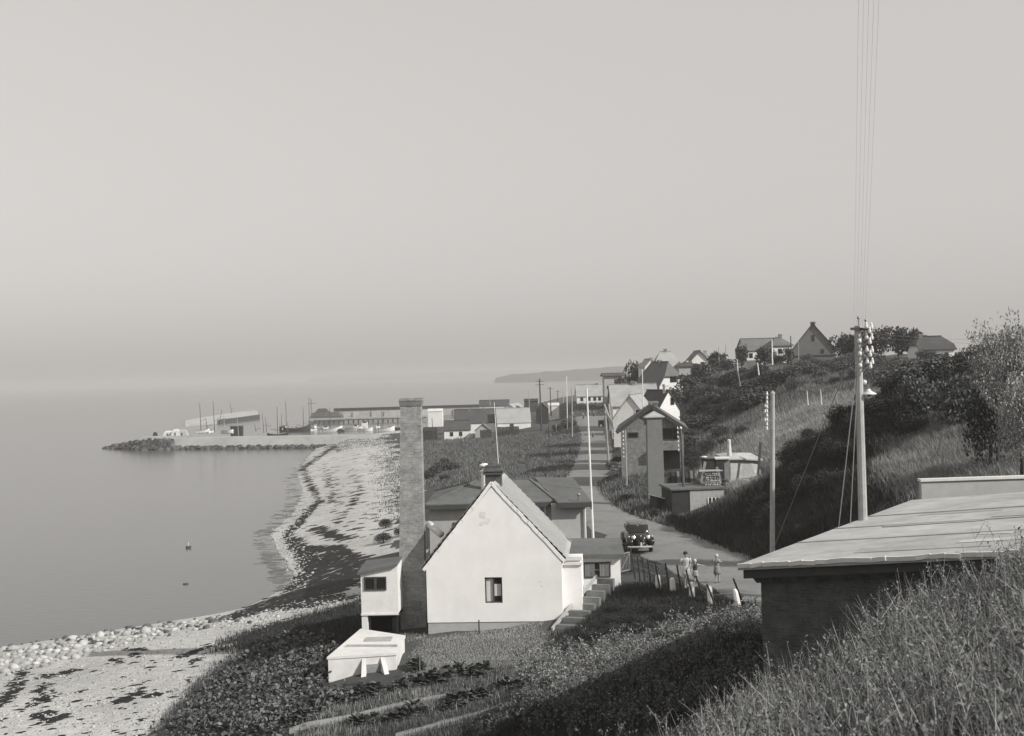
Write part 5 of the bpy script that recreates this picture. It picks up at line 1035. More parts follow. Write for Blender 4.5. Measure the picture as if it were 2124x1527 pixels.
boat('white fishing boat with grey wheelhouse, largest at the quay left of the chimney', 684, 893, 372, 7.6, WHITE2, .1, ((.2, 7.5),), (-1.2, 1.6, .9))
boat('dark hulled boat seen end on between white boats', 708, 893, 370, 5.5, TAR, pi / 2 - .1)
boat('white motor boat with low cabin, second from the dark hull', 733, 893, 376, 6.6, WHITE2, 0, (), (.8, 1.2, .8))
boat('white cabin cruiser with tall wheelhouse in the middle of the quay', 757, 893, 372, 4.6, WHITE2, .05, (), (.0, 1.7, 1.9))
boat('white fishing boat with upswept bow nearest the tall chimney', 797, 893, 368, 6.2, WHITE2, .12, ((-.6, 6.0),), (-1.8, 1.1, 1.1))
boat('dark fishing boat half hidden by the tall chimney', 826, 893, 374, 5.5, TAR, -.1, ((0, 4.5),))
boat('small white boat by the mast with a crossarm', 650, 889, 385, 3.6, WHITE2, 1.0, (), (.2, 1.0, 1.0))
boat('dark two masted cutter moored behind the breakwater', 612, 893, 380, 9.5, TAR, .1, ((-2.6, 9.5), (2.6, 7.5)), (-3.3, 1.3, 1.0))
boat('dark cutter with tall mast and dark sail cloth left of the two masted one', 576, 895, 350, 6.0, TAR, .25, ((0, 8.5), (1.2, 6.2)))
boat('dark cutter with crossarm rigging at the right of the moored masts', 633, 893, 392, 6.0, DWOOD, .1, ((1.4, 10.5),))
for i, (x, yt, yb, d, lab) in enumerate(((417, 836, 892, 330, 'tall dark mast leftmost behind the breakwater'), (445, 832, 892, 328, 'tallest dark mast by the white dinghies'), (430, 868, 892, 332, 'short mast between the two tall dark masts'), (466, 848, 890, 340, 'slim pale mast right of the tallest dark mast'), (480, 836, 856, 415, 'short dark mast standing on the outer mole'), (495, 868, 905, 310, 'pale post rising at the breakwater edge'), (531, 880, 895, 340, 'short slim mast right of the mooring shed'), (547, 858, 895, 345, 'slim mast left of the paired masts'), (553, 866, 895, 345, 'right one of two paired slim masts'), (599, 876, 895, 350, 'short mast before the two masted cutter'), (455, 850, 880, 340, 'slanting spar beside the tallest dark mast'))):
    b = at(x, yb, d); t = at(x - (3 if 'slanting' not in lab else -5), yt, d); o_ = thing('mast', lab, 'mast', b, 0, 'masts behind the breakwater'); v = t - b
    part('pole', MB().tube(-v * .08, v, .12 if i < 3 else .09, .06, 6), POLEW if 'pale' in lab else DWOOD, o_); part('boom', MB().tube(v * .3, v * .42 + Vector((1.5, 0, 0)), .05, n=5), DWOOD, o_)
for (x, y, L, rz_2, lab) in ((421, 892, 3.2, .3, 'white dinghy lying leftmost on the breakwater'), (438, 892, 2.2, 1.2, 'small white dinghy seen end on upon the breakwater'), (471, 893, 3.4, -.2, 'white dinghy with pointed bow beside the dark mooring shed')):
    boat(lab, x, y, 311, L, WHITE2, rz_2, group='white dinghies on the breakwater', z=zpx(x, y + 4, 311), name='dinghy', cat='dinghy')
for (x, w, h, d, m_, lab, nm) in ((350, 2.6, 1.3, 315, CONCP, 'pale canvas covered heap on the breakwater head', 'covered_heap'), (366, 2.4, 1.7, 314, CONCP, 'pale net heap second from the breakwater head', 'net_heap'), (380, 2.6, 1.5, 314, PLINTH, 'grey net heap left of the white dinghies', 'net_heap'), (322, .9, 1.0, 316, TAR, 'small dark crate on the breakwater head', 'crate')):
    b = at(x, 896, d); b.z = 2.6; o_ = thing(nm, lab, nm.split('_')[-1], b, 0)
    part('body', MB().rings([[(-w * .5, -.8, 0), (w * .5, -.8, 0), (w * .5, .8, 0), (-w * .5, .8, 0)], [(-w * .42, -.6, h * .7), (w * .3, -.6, h * .8), (w * .3, .6, h * .8), (-w * .42, .6, h * .7)], [(-w * .2, -.3, h), (w * .1, -.3, h), (w * .1, .3, h), (-w * .2, .3, h)]]), m_, o_)
    part('cord', MB().box(-w * .1, w * .0, -.85, -.801, 0, h * .5), DWOOD, o_)
bp_ = onz(391, 1137, 0); BU = thing('marker_buoy', 'little dark float with white flag stick alone on the calm water', 'buoy', bp_, .4); BU.scale = (.7, .7, .75)
part('float', MB().rings([[(x, w * math.cos(a) , .06 + .22 * math.sin(a)) for a in [i * pi / 4 for i in range(8)]] for x, w in ((-.36, .05), (-.2, .2), (.2, .2), (.36, .05))]), DWOOD, BU); part('stick', MB().tube((0, 0, .1), (.02, 0, .75), .035, n=6), WHITE2, BU)
sp_ = onz(385, 1212, 0); V, F = ico_rock(3); single('water_stone', MB().add([(v[0] * .24, v[1] * .2, v[2] * .11) for v in V], F), DWOOD, 'low dark stone just breaking the water near the beach', 'stone', loc=sp_)
# ------------------------------------------------------------------ vegetation
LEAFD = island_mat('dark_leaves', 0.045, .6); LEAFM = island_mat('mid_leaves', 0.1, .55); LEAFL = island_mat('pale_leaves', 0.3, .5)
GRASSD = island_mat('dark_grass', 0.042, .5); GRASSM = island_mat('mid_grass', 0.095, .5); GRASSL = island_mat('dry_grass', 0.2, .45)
WEEDM = island_mat('weed_leaves', 0.15, .5); WEEDL = island_mat('weed_stalks', 0.3, .5); KALE = island_mat('kale_leaves', 0.1, .8); WRACK = island_mat('seaweed', 0.018, .5)
BARK = mat('bark', .06, .9, .3, 6., .3)
def leaf_quads(C, size, aspect=.6, flat=0.0):
    """diamond leaves at centres C with random orientation"""
    n = len(C); a = RNG.normal(size=(n, 3)); a[:, 2] *= (1 - flat); a /= np.linalg.norm(a, axis=1)[:, None]
    b = RNG.normal(size=(n, 3)); b[:, 2] *= (1 - flat); b -= a * (a * b).sum(1)[:, None]; b /= np.linalg.norm(b, axis=1)[:, None]
    s = size * RNG.uniform(.6, 1.4, (n, 1))
    V = np.stack([C - a * s, C + b * s * aspect, C + a * s, C - b * s * aspect], 1).reshape(-1, 3)
    return V, np.arange(4 * n).reshape(-1, 4)
def crown_points(n, lobes, seed, shell=.75):
    r = np.random.default_rng(seed); L = []
    for k in range(lobes):
        d = r.normal(size=3); d /= np.linalg.norm(d); d[2] = abs(d[2]) * .8 if k % 3 else d[2] * .4
        L.append((d * r.uniform(.35, .7) * np.array([1, 1, .85]), r.uniform(.28, .5)))
    L.append((np.zeros(3), .6)); P = []
    w = np.array([q[1] ** 2 for q in L]); w /= w.sum()
    for (c, q), m in zip(L, (w * n).astype(int) + 1):
        d = r.normal(size=(m, 3)); d /= np.linalg.norm(d, axis=1)[:, None]
        P.append(c + d * q * (shell + (1 - shell) * r.random((m, 1))) * (1 + .22 * np.sin(d[:, :1] * 7 + d[:, 2:] * 9 + k)))
    P = np.concatenate(P); P = P[P[:, 2] > -.62]
    return P
def limbs(seed, trunk=1.0, spread=.5):
    r = random.Random(seed); m = MB(); m.tube((0, 0, -1.2), (r.uniform(-.06, .06), 0, .1), .07 * trunk, .05 * trunk, 7)
    for k in range(6):
        a = k * 1.05 + r.uniform(-.3, .3); q = Vector((math.cos(a) * spread * r.uniform(.5, 1.1), math.sin(a) * spread * r.uniform(.5, 1.1), r.uniform(.15, .75)))
        m.tube((0, 0, r.uniform(-.5, 0)), q, .03 * trunk, .01, 5)
    return m
PROTO = {}
def proto(key, n, lobes, size, m, seed, shell=.75):
    V, F = leaf_quads(crown_points(n, lobes, seed, shell), size); PROTO[key] = (np_mesh('foliage', V, F, m), limbs(seed).mesh('stem', BARK))
for k in range(3):
    proto(('far', k), 1100, 9, .085, island_mat('hill_leaves', .065, .6), 20 + k); proto(('mid', k), 1800, 10, .065, LEAFM, 30 + k); proto(('dk', k), 2800, 12, .043, LEAFD, 40 + k, .7); proto(('lt', k), 9000, 16, .026, LEAFL, 50 + k, .72)
def plant(name, label, cat, key, c, r, rz=None, rxy=None, group=None, sink=.35, stem=True):
    """c = ground point; r = half height; crown centre stands above"""
    fol, stm = PROTO[key]; o = thing(name, label, cat, c, random.uniform(0, 6.28) if rz is None else rz, group)
    rx = rxy or r
    f = link('crown' if name.endswith('tree') else 'foliage', fol, o, (0, 0, r * .75)); f.scale = (rx, rx, r)
    s = link('trunk' if name.endswith('tree') else 'stem', stm, o, (0, 0, r * .75)); s.scale = (rx, rx, r)
    return o
# trees and big bushes one by one: (x centre, top y, half width px, distance, kind, label)
TREES = [
 (1316, 747, 24, 240, 'far', 'round dark tree standing alone left of the pale roofed houses', 'tree'),
 (1290, 772, 22, 246, 'far', 'low dark tree at the foot of the round tree', 'tree'),
 (1345, 772, 16, 238, 'far', 'small dark tree right of the round tree', 'tree'),
 (1490, 725, 24, 196, 'far', 'tall dark rounded tree at the top of the slope', 'tree'),
 (1455, 752, 34, 192, 'far', 'broad dark tree below the small hill house', 'tree'),
 (1425, 772, 30, 184, 'far', 'dark tree right of the half hipped white house', 'tree'),
 (1510, 745, 24, 186, 'far', 'dark tree at the right end of the hilltop clump', 'tree'),
 (1395, 800, 24, 176, 'far', 'dark bushy tree in front of the half hipped white house', 'tree'),
 (1438, 800, 34, 172, 'far', 'broad dark bush below the hilltop clump', 'tree'),
 (1476, 778, 30, 178, 'far', 'dark bush in the middle of the hilltop clump', 'tree'),
 (1537, 711, 15, 204, 'far', 'narrow dark tree at the left gable of the long tiled house', 'tree'),
 (1585, 717, 26, 190, 'far', 'dark bush in front of the long tiled house', 'tree'),
 (1612, 735, 22, 186, 'far', 'low dark bush below the hipped hill house', 'tree'),
 (1635, 722, 14, 184, 'far', 'small dark bush between the hipped house and the boarded gable', 'tree'),
 (1747, 695, 26, 178, 'far', 'spiky dark tree just right of the boarded gable', 'tree'),
 (1762, 686, 24, 182, 'far', 'dark tree left of the power pole top', 'tree'),
 (1800, 679, 28, 176, 'far', 'dark tree just right of the insulators', 'tree'),
 (1826, 675, 26, 180, 'far', 'tall dark tree in the row right of the power pole', 'tree'),
 (1862, 677, 28, 174, 'far', 'spreading dark tree in the middle of the skyline row', 'tree'),
 (1893, 679, 24, 172, 'far', 'pointed dark tree left of the half hipped dark house', 'tree'),
 (1915, 695, 26, 170, 'far', 'low dark tree against the half hipped dark house', 'tree'),
 (1930, 733, 26, 148, 'far', 'dark bush in front of the half hipped dark house', 'tree'),
 (1995, 724, 18, 120, 'mid', 'dark pointed bush right of the half hipped dark house', 'tree'),
 (2020, 712, 26, 80, 'mid', 'mid grey bush left of the large pale tree', 'tree'),
 (2062, 678, 58, 57.5, 'lt', 'large pale leaved tree at the right edge of the frame, left part', 'tree'),
 (2112, 664, 70, 49.5, 'lt', 'large pale leaved tree cut by the right edge of the frame', 'tree'),
 (2130, 770, 60, 47.5, 'lt', 'pale leaved bush under the large tree at the right edge', 'tree'),
 (1980, 770, 50, 66, 'mid', 'rounded grey bush on the crest of the dark spur', 'tree'),
 (1900, 778, 44, 70, 'mid', 'grey bush with lit top on the crest above the power lamp', 'tree'),
 (2050, 800, 60, 58, 'dk', 'dark bush under the crest at right', 'tree'),
]
for (x, yt, hw, d, kd, lab, nm) in TREES:
    X = at(x, yt, d).x; g = gp(X, d); ztop = zpx(x, yt, d); r = max(.8, (ztop - g.z) / 1.5); w = hw / FPX * d * 1.12
    if r > 2.2 * w: g.z = ztop - 1.5 * 2.2 * w; r = 2.2 * w
    g.z = min(g.z, ztop - 1.5 * r)
    plant('broadleaf_tree', lab, 'tree', (kd, random.randrange(3)), g, r, rxy=w, group='trees and tall bushes of the hillside')
def in_poly(px, py, poly):
    n = len(poly); c = np.zeros(len(px), bool); j = n - 1
    for i in range(n):
        xi, yi = poly[i]; xj, yj = poly[j]
        c ^= ((yi > py) != (yj > py)) & (px < (xj - xi) * (py - yi) / (yj - yi + 1e-9) + xi); j = i
    return c
def sample_poly(poly, n):
    p = np.array(poly); lo, hi = p.min(0), p.max(0); X = []; Y = []; m = 0
    while m < n:
        a = RNG.uniform(lo[0], hi[0], n * 2); b = RNG.uniform(lo[1], hi[1], n * 2); k = in_poly(a, b, poly); X.append(a[k]); Y.append(b[k]); m += k.sum()
    return np.concatenate(X)[:n], np.concatenate(Y)[:n]
# rectangles kept clear: centre line boxes in the world
CLEAR = [(-3.9, 2.4, 54.8, 61), (-7.4, -4.3, 46.2, 54.2), (-7.2, -3.8, 55.8, 61), (-5.4, 7.7, 71.2, 81.5), (2.2, 6.6, 60, 63.5), (9.8, 16.4, 114.5, 124.5), (10.3, 16.3, 84, 93), (15.5, 21, 96.5, 105), (11.2, 13, 96, 98), (9.6, 12.5, 89, 92)]
PATH1 = [(600, 1518)] + [(640 + 44 * k, 1506 - 9.2 * k + 2 * math.sin(k)) for k in range(11)]; PATH2 = [(820 + 40 * k, 1530 - 11 * k) for k in range(7)]
SEGS = [(tuple(s0[:2]), tuple(s1[:2]), 1.0)]
for pl in (PATH1, PATH2):
    q = [g1(x, y) for x, y in pl]; SEGS += [(tuple(a[:2]), tuple(b[:2]), .42) for a, b in zip(q[:-1], q[1:])]
def clear(X, Y):
    k = np.ones(len(X), bool)
    for x0, x1, y0, y1 in CLEAR: k &= ~((X > x0) & (X < x1) & (Y > y0) & (Y < y1))
    l = np.interp(Y, GY, nx[:, 6]); r = np.interp(Y, GY, nx[:, 7]); k &= ~((Y > 46) & (Y < 284) & (X > l - .25) & (X < r + .1))
    for (a, b, r) in SEGS:
        t = np.clip(((X - a[0]) * (b[0] - a[0]) + (Y - a[1]) * (b[1] - a[1])) / ((b[0] - a[0]) ** 2 + (b[1] - a[1]) ** 2), 0, 1)
        k &= np.hypot(X - a[0] - t * (b[0] - a[0]), Y - a[1] - t * (b[1] - a[1])) > r
    dx = X - A0.x; dy = Y - A0.y; k &= ~((dx * e1.x + dy * e1.y > .5) & (dx * e2.x + dy * e2.y > .5) & (dx * e2.x + dy * e2.y < L2) & (Y > 18))
    return k
def ground_pts(poly, n, dmax=420):
    x, y = sample_poly(poly, n); X, Y, Z, ok = G(x, y); jit = RNG.normal(0, .02, (2, len(X))) * Y; X = X + jit[0] * .3; Y = Y + jit[1]
    k = ok & (Y < dmax) & clear(X, Y); X, Y = X[k], Y[k]; return np.stack([X, Y, T(X, Y)], 1)
BUSH = [
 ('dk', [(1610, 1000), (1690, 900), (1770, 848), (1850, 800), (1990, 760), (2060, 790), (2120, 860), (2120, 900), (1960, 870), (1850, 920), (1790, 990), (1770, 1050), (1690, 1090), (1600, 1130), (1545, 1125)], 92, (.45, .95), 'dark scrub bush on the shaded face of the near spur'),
 ('far', [(1425, 935), (1500, 885), (1640, 800), (1640, 782), (1510, 800), (1440, 815), (1405, 860), (1412, 930)], 64, (.8, 1.7), 'dark scrub bush on the slope below the hilltop houses'),
 ('mid', [(1530, 772), (1640, 768), (1760, 760), (1990, 760), (1960, 800), (1840, 812), (1660, 812), (1560, 800)], 55, (.6, 1.3), 'low grey bush on the terraces below the boarded gable'),
 ('mid', [(1640, 760), (1760, 745), (2000, 745), (2000, 760), (1760, 775), (1640, 775)], 26, (.6, 1.2), 'hedge bush along the skyline gardens'),
 ('dk', [(1410, 1000), (1460, 960), (1520, 905), (1560, 880), (1420, 940)], 14, (.5, 1.0), 'dark bush behind the yard fence'),
 ('far', [(885, 985), (900, 965), (945, 970), (955, 1000), (890, 1003)], 9, (.6, 1.1), 'low dark bush on the field mound behind the workshop roof'),
 ('dk', [(1255, 955), (1300, 960), (1290, 985), (1258, 1000), (1245, 1000)], 9, (.5, .9), 'dark bush by the roadside in front of the brick house'),
 ('dk', [(1245, 1015), (1330, 1060), (1385, 1076), (1400, 1085), (1350, 1070), (1280, 1045), (1250, 1025)], 14, (.3, .6), 'low dark bush along the right edge of the road'),
 ('far', [(1160, 885), (1185, 880), (1190, 895), (1165, 898)], 5, (.8, 1.2), 'dark hedge bush left of the far road'),
 ('dk', [(1130, 1365), (1190, 1320), (1270, 1250), (1330, 1258), (1450, 1290), (1400, 1330), (1280, 1335), (1160, 1370)], 44, (.22, .42), 'low dark bush on the shaded bank below the fence posts'),
 ('dk', [(1010, 1450), (1090, 1425), (1180, 1470), (1150, 1527), (980, 1527)], 16, (.22, .4), 'low dark bush in the shaded foreground'),
 ('dk', [(810, 1120), (830, 1080), (830, 1150)], 4, (.4, .7), 'dark bush on the beach edge behind the chimney'),
]
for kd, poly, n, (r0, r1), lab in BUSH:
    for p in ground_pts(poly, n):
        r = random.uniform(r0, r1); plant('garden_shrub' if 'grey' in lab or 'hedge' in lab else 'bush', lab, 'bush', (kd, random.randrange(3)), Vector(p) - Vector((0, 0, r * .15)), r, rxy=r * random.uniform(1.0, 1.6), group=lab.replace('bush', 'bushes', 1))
# grass: every blade a small triangle
def blades(P, per, h0, h1, w, spread, lean=.5):
    n = len(P) * per; B = np.repeat(P, per, 0); a = RNG.uniform(0, 2 * pi, n); r = spread * np.sqrt(RNG.random(n))
    B = B + np.stack([np.cos(a) * r, np.sin(a) * r, np.zeros(n)], 1); B[:, 2] = T(B[:, 0], B[:, 1]) - .03
    h = RNG.uniform(h0, h1, n) * (0.7 + .6 * np.repeat(RNG.random(len(P)), per)); t = RNG.uniform(0, 2 * pi, n); l = h * lean * RNG.random(n)
    f = RNG.uniform(0, pi, n); s = np.stack([np.cos(f), np.sin(f), np.zeros(n)], 1) * (w * RNG.uniform(.6, 1.3, n))[:, None]
    tip = B + np.stack([np.cos(t) * l, np.sin(t) * l, h], 1)
    return np.stack([B - s, B + s, tip], 1).reshape(-1, 3), np.arange(3 * n).reshape(-1, 3)
def grass(polys, m, per, h, w, spread, lean=.5, name='grass', dmax=420):
    Vs = []; Fs = []; o = 0
    for poly, n in polys:
        V, F = blades(ground_pts(poly, n, dmax), per, h[0], h[1], w, spread, lean); Vs.append(V); Fs.append(F + o); o += len(V)
    setting(name, np_mesh(name, np.concatenate(Vs), np.concatenate(Fs), m), 'stuff')
YARD = [(800, 1400), (832, 1335), (842, 1318), (890, 1338), (900, 1330), (1100, 1290), (1150, 1310), (1110, 1370), (1060, 1410), (900, 1440), (760, 1450), (800, 1400)]
STRIP = [(1060, 1400), (1180, 1350), (1300, 1330), (1480, 1290), (1575, 1265), (1575, 1300), (1480, 1320), (1330, 1390), (1230, 1420), (1170, 1465), (1100, 1440)]
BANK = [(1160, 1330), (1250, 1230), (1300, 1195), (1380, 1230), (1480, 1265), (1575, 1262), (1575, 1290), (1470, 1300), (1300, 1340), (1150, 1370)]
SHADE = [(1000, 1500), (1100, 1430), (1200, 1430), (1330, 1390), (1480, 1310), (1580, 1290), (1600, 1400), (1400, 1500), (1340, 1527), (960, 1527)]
grass([(YARD, 13000)], island_mat('lawn_grass', .29, .4), 6, (.04, .12), .018, .35)
grass([(STRIP, 9000), ([(640, 1505), (1080, 1412), (1085, 1428), (660, 1520)], 1500)], island_mat('strip_grass', .27, .45), 7, (.12, .34), .014, .3)
grass([([(1295, 1195), (1318, 1150), (1350, 1160), (1440, 1205), (1500, 1235), (1575, 1248), (1575, 1270), (1480, 1265), (1380, 1228)], 5000)], GRASSM, 6, (.06, .2), .016, .3)
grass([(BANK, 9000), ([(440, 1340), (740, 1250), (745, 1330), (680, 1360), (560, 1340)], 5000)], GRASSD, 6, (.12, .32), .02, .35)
grass([(SHADE, 9000)], GRASSD, 6, (.12, .3), .014, .3)  # darkest grass fills the building's cast shadow, deepening that shade by colour
grass([([(330, 1527), (420, 1420), (520, 1340), (700, 1270), (745, 1262), (560, 1340), (480, 1420), (400, 1527)], 4500), ([(620, 1527), (700, 1480), (1000, 1410), (1060, 1400), (1000, 1527)], 5000)], GRASSM, 6, (.1, .28), .016, .35)
# hillside grass
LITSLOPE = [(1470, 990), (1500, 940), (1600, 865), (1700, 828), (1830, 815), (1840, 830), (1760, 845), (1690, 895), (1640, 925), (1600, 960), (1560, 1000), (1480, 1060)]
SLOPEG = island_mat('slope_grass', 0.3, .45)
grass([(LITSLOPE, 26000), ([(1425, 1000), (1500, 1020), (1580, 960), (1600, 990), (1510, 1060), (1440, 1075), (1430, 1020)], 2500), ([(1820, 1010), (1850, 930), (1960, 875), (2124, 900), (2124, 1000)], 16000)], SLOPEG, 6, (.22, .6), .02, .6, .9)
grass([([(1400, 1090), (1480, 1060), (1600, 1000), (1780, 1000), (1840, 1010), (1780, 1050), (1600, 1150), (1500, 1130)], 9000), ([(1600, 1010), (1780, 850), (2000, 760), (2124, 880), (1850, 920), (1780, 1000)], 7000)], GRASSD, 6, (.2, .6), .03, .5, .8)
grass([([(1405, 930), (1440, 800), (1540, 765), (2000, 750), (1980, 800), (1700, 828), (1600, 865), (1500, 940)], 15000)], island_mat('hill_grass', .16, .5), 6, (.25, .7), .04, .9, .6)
grass([([(880, 905), (1200, 900), (1200, 930), (1165, 1000), (1000, 1005), (885, 1000)], 12000), ([(1240, 1000), (1340, 985), (1345, 1050), (1400, 1075), (1330, 1065), (1250, 1030)], 3000), ([(1190, 836), (1252, 836), (1252, 856), (1190, 856)], 900)], island_mat('field_grass', .13, .5), 5, (.2, .55), .07, .8, .5)
grass([([(640, 905), (830, 900), (830, 925), (700, 930)], 1200), ([(790, 935), (832, 930), (832, 1110), (805, 1000)], 700)], GRASSM, 5, (.12, .3), .06, .8, .5)
# seaweed wrack and dark streaks on the beach
def clumps(P, r0, r1, m, name, lift=.02, flat=.12):
    n = len(P); K = 7; a = np.linspace(0, 2 * pi, K, endpoint=False)[None, :] + RNG.normal(0, .15, (n, K)); r = RNG.uniform(r0, r1, (n, 1)) * RNG.uniform(.45, 1.3, (n, K))
    th = RNG.uniform(-.5, .5, n)[:, None]; ex = RNG.uniform(1.0, 2.2, (n, 1)); x = np.cos(a) * r * ex; y = np.sin(a) * r
    X = P[:, 0:1] + x * np.cos(th) - y * np.sin(th); Y = P[:, 1:2] + x * np.sin(th) + y * np.cos(th)
    rim = np.stack([X, Y, np.maximum(T(X, Y), 0) + .006], 2); top = P.copy(); top[:, 2] = np.maximum(T(P[:, 0], P[:, 1]), 0) + lift + RNG.uniform(.3, 1, n) * flat * r[:, 0]
    V = np.concatenate([rim, top[:, None, :]], 1).reshape(-1, 3); o = np.arange(n)[:, None] * (K + 1)
    F = np.stack([np.concatenate([o + i, o + (i + 1) % K, o + K], 1) for i in range(K)], 1).reshape(-1, 3)
    setting(name, np_mesh(name, V, F, m), 'stuff')
def along(pl, n, w):
    p = np.array(pl, float); d = np.r_[0, np.cumsum(np.hypot(*np.diff(p, axis=0).T))]; t = RNG.random(n) * d[-1]
    return np.interp(t, d, p[:, 0]) + RNG.normal(0, w, n), np.interp(t, d, p[:, 1]) + RNG.normal(0, w * .5, n)
sx, sy = [], []
for pl, n, w in (([(700, 924), (668, 943), (628, 972), (640, 1000), (652, 1018), (662, 1040), (642, 1060), (622, 1083), (596, 1106), (604, 1122), (628, 1152), (640, 1178), (628, 1202), (600, 1226)], 900, 3.5), ([(672, 968), (690, 1010), (694, 1048)], 90, 8), ([(735, 985), (748, 1018), (735, 1040), (712, 1072), (690, 1090)], 70, 5), ([(760, 940), (800, 960), (828, 945)], 40, 8),
                 ([(470, 1288), (540, 1258), (600, 1235), (640, 1225)], 420, 6), ([(650, 1095), (700, 1112), (720, 1118)], 120, 8), ([(680, 925), (705, 935)], 60, 6),
                 ([(50, 1395), (30, 1430), (0, 1462)], 160, 7), ([(70, 1490), (100, 1478), (80, 1495)], 60, 6), ([(105, 1498), (135, 1484)], 50, 4), ([(240, 1458), (270, 1447), (295, 1430)], 70, 5), ([(300, 1445), (330, 1440)], 26, 4), ([(258, 1349), (302, 1346)], 60, 2.5), ([(268, 1360), (285, 1357)], 24, 3), ([(360, 1366), (395, 1355), (440, 1338)], 60, 4), ([(395, 1375), (412, 1368)], 30, 4), ([(80, 1405), (130, 1398), (170, 1388)], 60, 5), ([(70, 1440), (100, 1420)], 40, 7), ([(230, 1370), (252, 1372)], 24, 4), ([(60, 1465), (110, 1440)], 40, 8), ([(500, 1320), (560, 1300), (620, 1285), (720, 1262)], 120, 8)):
    a, b = along(pl, n, w); sx.append(a); sy.append(b)
for poly, n in (([(598, 1108), (640, 1132), (700, 1132), (770, 1158), (750, 1195), (705, 1232), (610, 1240), (640, 1190), (628, 1150)], 1050), ([(560, 1245), (640, 1232), (740, 1240), (640, 1262), (520, 1270)], 420), ([(0, 1390), (420, 1350), (360, 1527), (0, 1527)], 110), ([(660, 950), (828, 930), (828, 1110), (700, 1120)], 110)):
    a, b = sample_poly(poly, n); sx.append(a); sy.append(b)
X, Y, Z, ok = G(np.concatenate(sx), np.concatenate(sy)); P = np.stack([X, Y, Z], 1)[ok]
k = P[:, 1] < 75; clumps(P[k], .05, .19, WRACK, 'seaweed', flat=.3); clumps(P[~k], .16, .5, WRACK, 'seaweed')
a, b = along([(690, 932), (655, 950), (612, 985), (622, 1030), (606, 1065), (565, 1095), (548, 1130), (565, 1165), (590, 1195), (598, 1225)], 260, 8); X, Y, Z, ok = G(a - 8, b)
clumps(np.stack([X, Y, Z * 0], 1)[ok & (Z < .15)], .2, .55, island_mat('drowned_weed', 0.13, .3, .6), 'floating_weed', lift=.012, flat=.01)
# pale bare bank in the yard
# stones
def rocks_mesh(P, r0, r1, m, name):
    Vs = []; Fs = []; o = 0; pr = [ico_rock(s, 6, 4, .18) for s in range(6)]
    for i, p in enumerate(P):
        V, F = pr[i % 6]; V = np.array(V); r = RNG.uniform(r0, r1) * (1 + .6 * RNG.random() ** 4); q = RNG.uniform(0, 6.28); V = V * r * np.array([1, .8, .62]); V = np.stack([V[:, 0] * math.cos(q) - V[:, 1] * math.sin(q), V[:, 0] * math.sin(q) + V[:, 1] * math.cos(q), V[:, 2]], 1) + p
        Vs.append(V); quads = np.array([f for f in F if len(f) == 4]); Fs.append(quads + o); o += len(V)
    setting(name, np_mesh(name, np.concatenate(Vs), np.concatenate(Fs), m, True), 'stuff')
STONEP = island_mat('pale_stones', 0.34, .3)
rocks_mesh(ground_pts([(0, 1365), (200, 1340), (450, 1310), (560, 1290), (420, 1400), (330, 1527), (0, 1527)], 1300), .03, .08, STONEP, 'pebbles')
rocks_mesh(ground_pts([(560, 1120), (600, 1060), (625, 1020), (640, 1050), (605, 1110), (640, 1170), (625, 1215), (600, 1220)], 700), .06, .14, STONEP, 'pebbles')
rocks_mesh(ground_pts([(450, 1300), (640, 1240), (745, 1235), (740, 1260), (560, 1300)], 500), .05, .12, STONEP, 'pebbles')
rocks_mesh(ground_pts([(0, 1325), (160, 1312), (330, 1296), (480, 1276), (560, 1255), (600, 1245), (560, 1270), (480, 1292), (330, 1312), (160, 1330), (0, 1345)], 150), .1, .24, island_mat('wet_dark_stones', .09, .5), 'shore_stones')
rocks_mesh(ground_pts([(1440, 1020), (1510, 1000), (1585, 950), (1590, 995), (1510, 1050), (1450, 1070)], 500), .06, .2, STONEP, 'bank_rubble')
BOUL = []
for s in range(6):
    V, F = ico_rock(60 + s, 8, 5, .2); me = MB().add([(v[0], v[1] * .85, v[2] * .7) for v in V], F).mesh('boulder', [mat('boulder_grey', .36, .9, .3, 3., .4), mat('boulder_pale', .45, .9, .25, 3., .4), mat('boulder_mid', .27, .9, .3, 3., .4)][s % 3], True); BOUL.append(me)
rr = random.Random(5); placed = []
def boulder(x, y, wpx, label):
    p = g1(x, y); r = wpx / 2 / FPX * p.y; o_ = props(link('boulder', rr.choice(BOUL), None, p + Vector((0, 0, r * rr.uniform(-.15, .25)))), label, 'boulder', 'boulders along the water edge'); o_.scale = (r * rr.uniform(.85, 1.15), r * rr.uniform(.8, 1.1), r * rr.uniform(.75, 1.15)); o_.rotation_euler = (rr.uniform(-.3, .3), rr.uniform(-.3, .3), rr.uniform(0, 6.28)); placed.append((x, y, wpx))
boulder(172, 1337, 27, 'largest round pale boulder in the middle of the row at the water'); boulder(150, 1326, 22, 'tall pale boulder behind the largest one'); boulder(302, 1312, 27, 'big pale boulder standing apart at the right end of the row'); boulder(208, 1320, 24, 'broad pale boulder right of the largest one'); boulder(70, 1345, 22, 'round pale boulder left of the largest one'); boulder(332, 1306, 17, 'dark sided boulder right of the big apart one')
tries = 0
while len(placed) < 190 and tries < 9000:
    tries += 1; t = rr.random() ** 1.15; x = t * 480; yc = 1360 - .155 * x; y = yc + rr.uniform(-10, 8 + 38 * (1 - t) ** 1.3); w = rr.uniform(14, 28) * (1 - .5 * t) * (1.0 if rr.random() < .7 else .7)
    if any((x - a) ** 2 + (2.2 * (y - b)) ** 2 < (.38 * (w + c)) ** 2 for a, b, c in placed): continue
    boulder(x, y, w, 'rounded boulder in the row of boulders along the water edge')
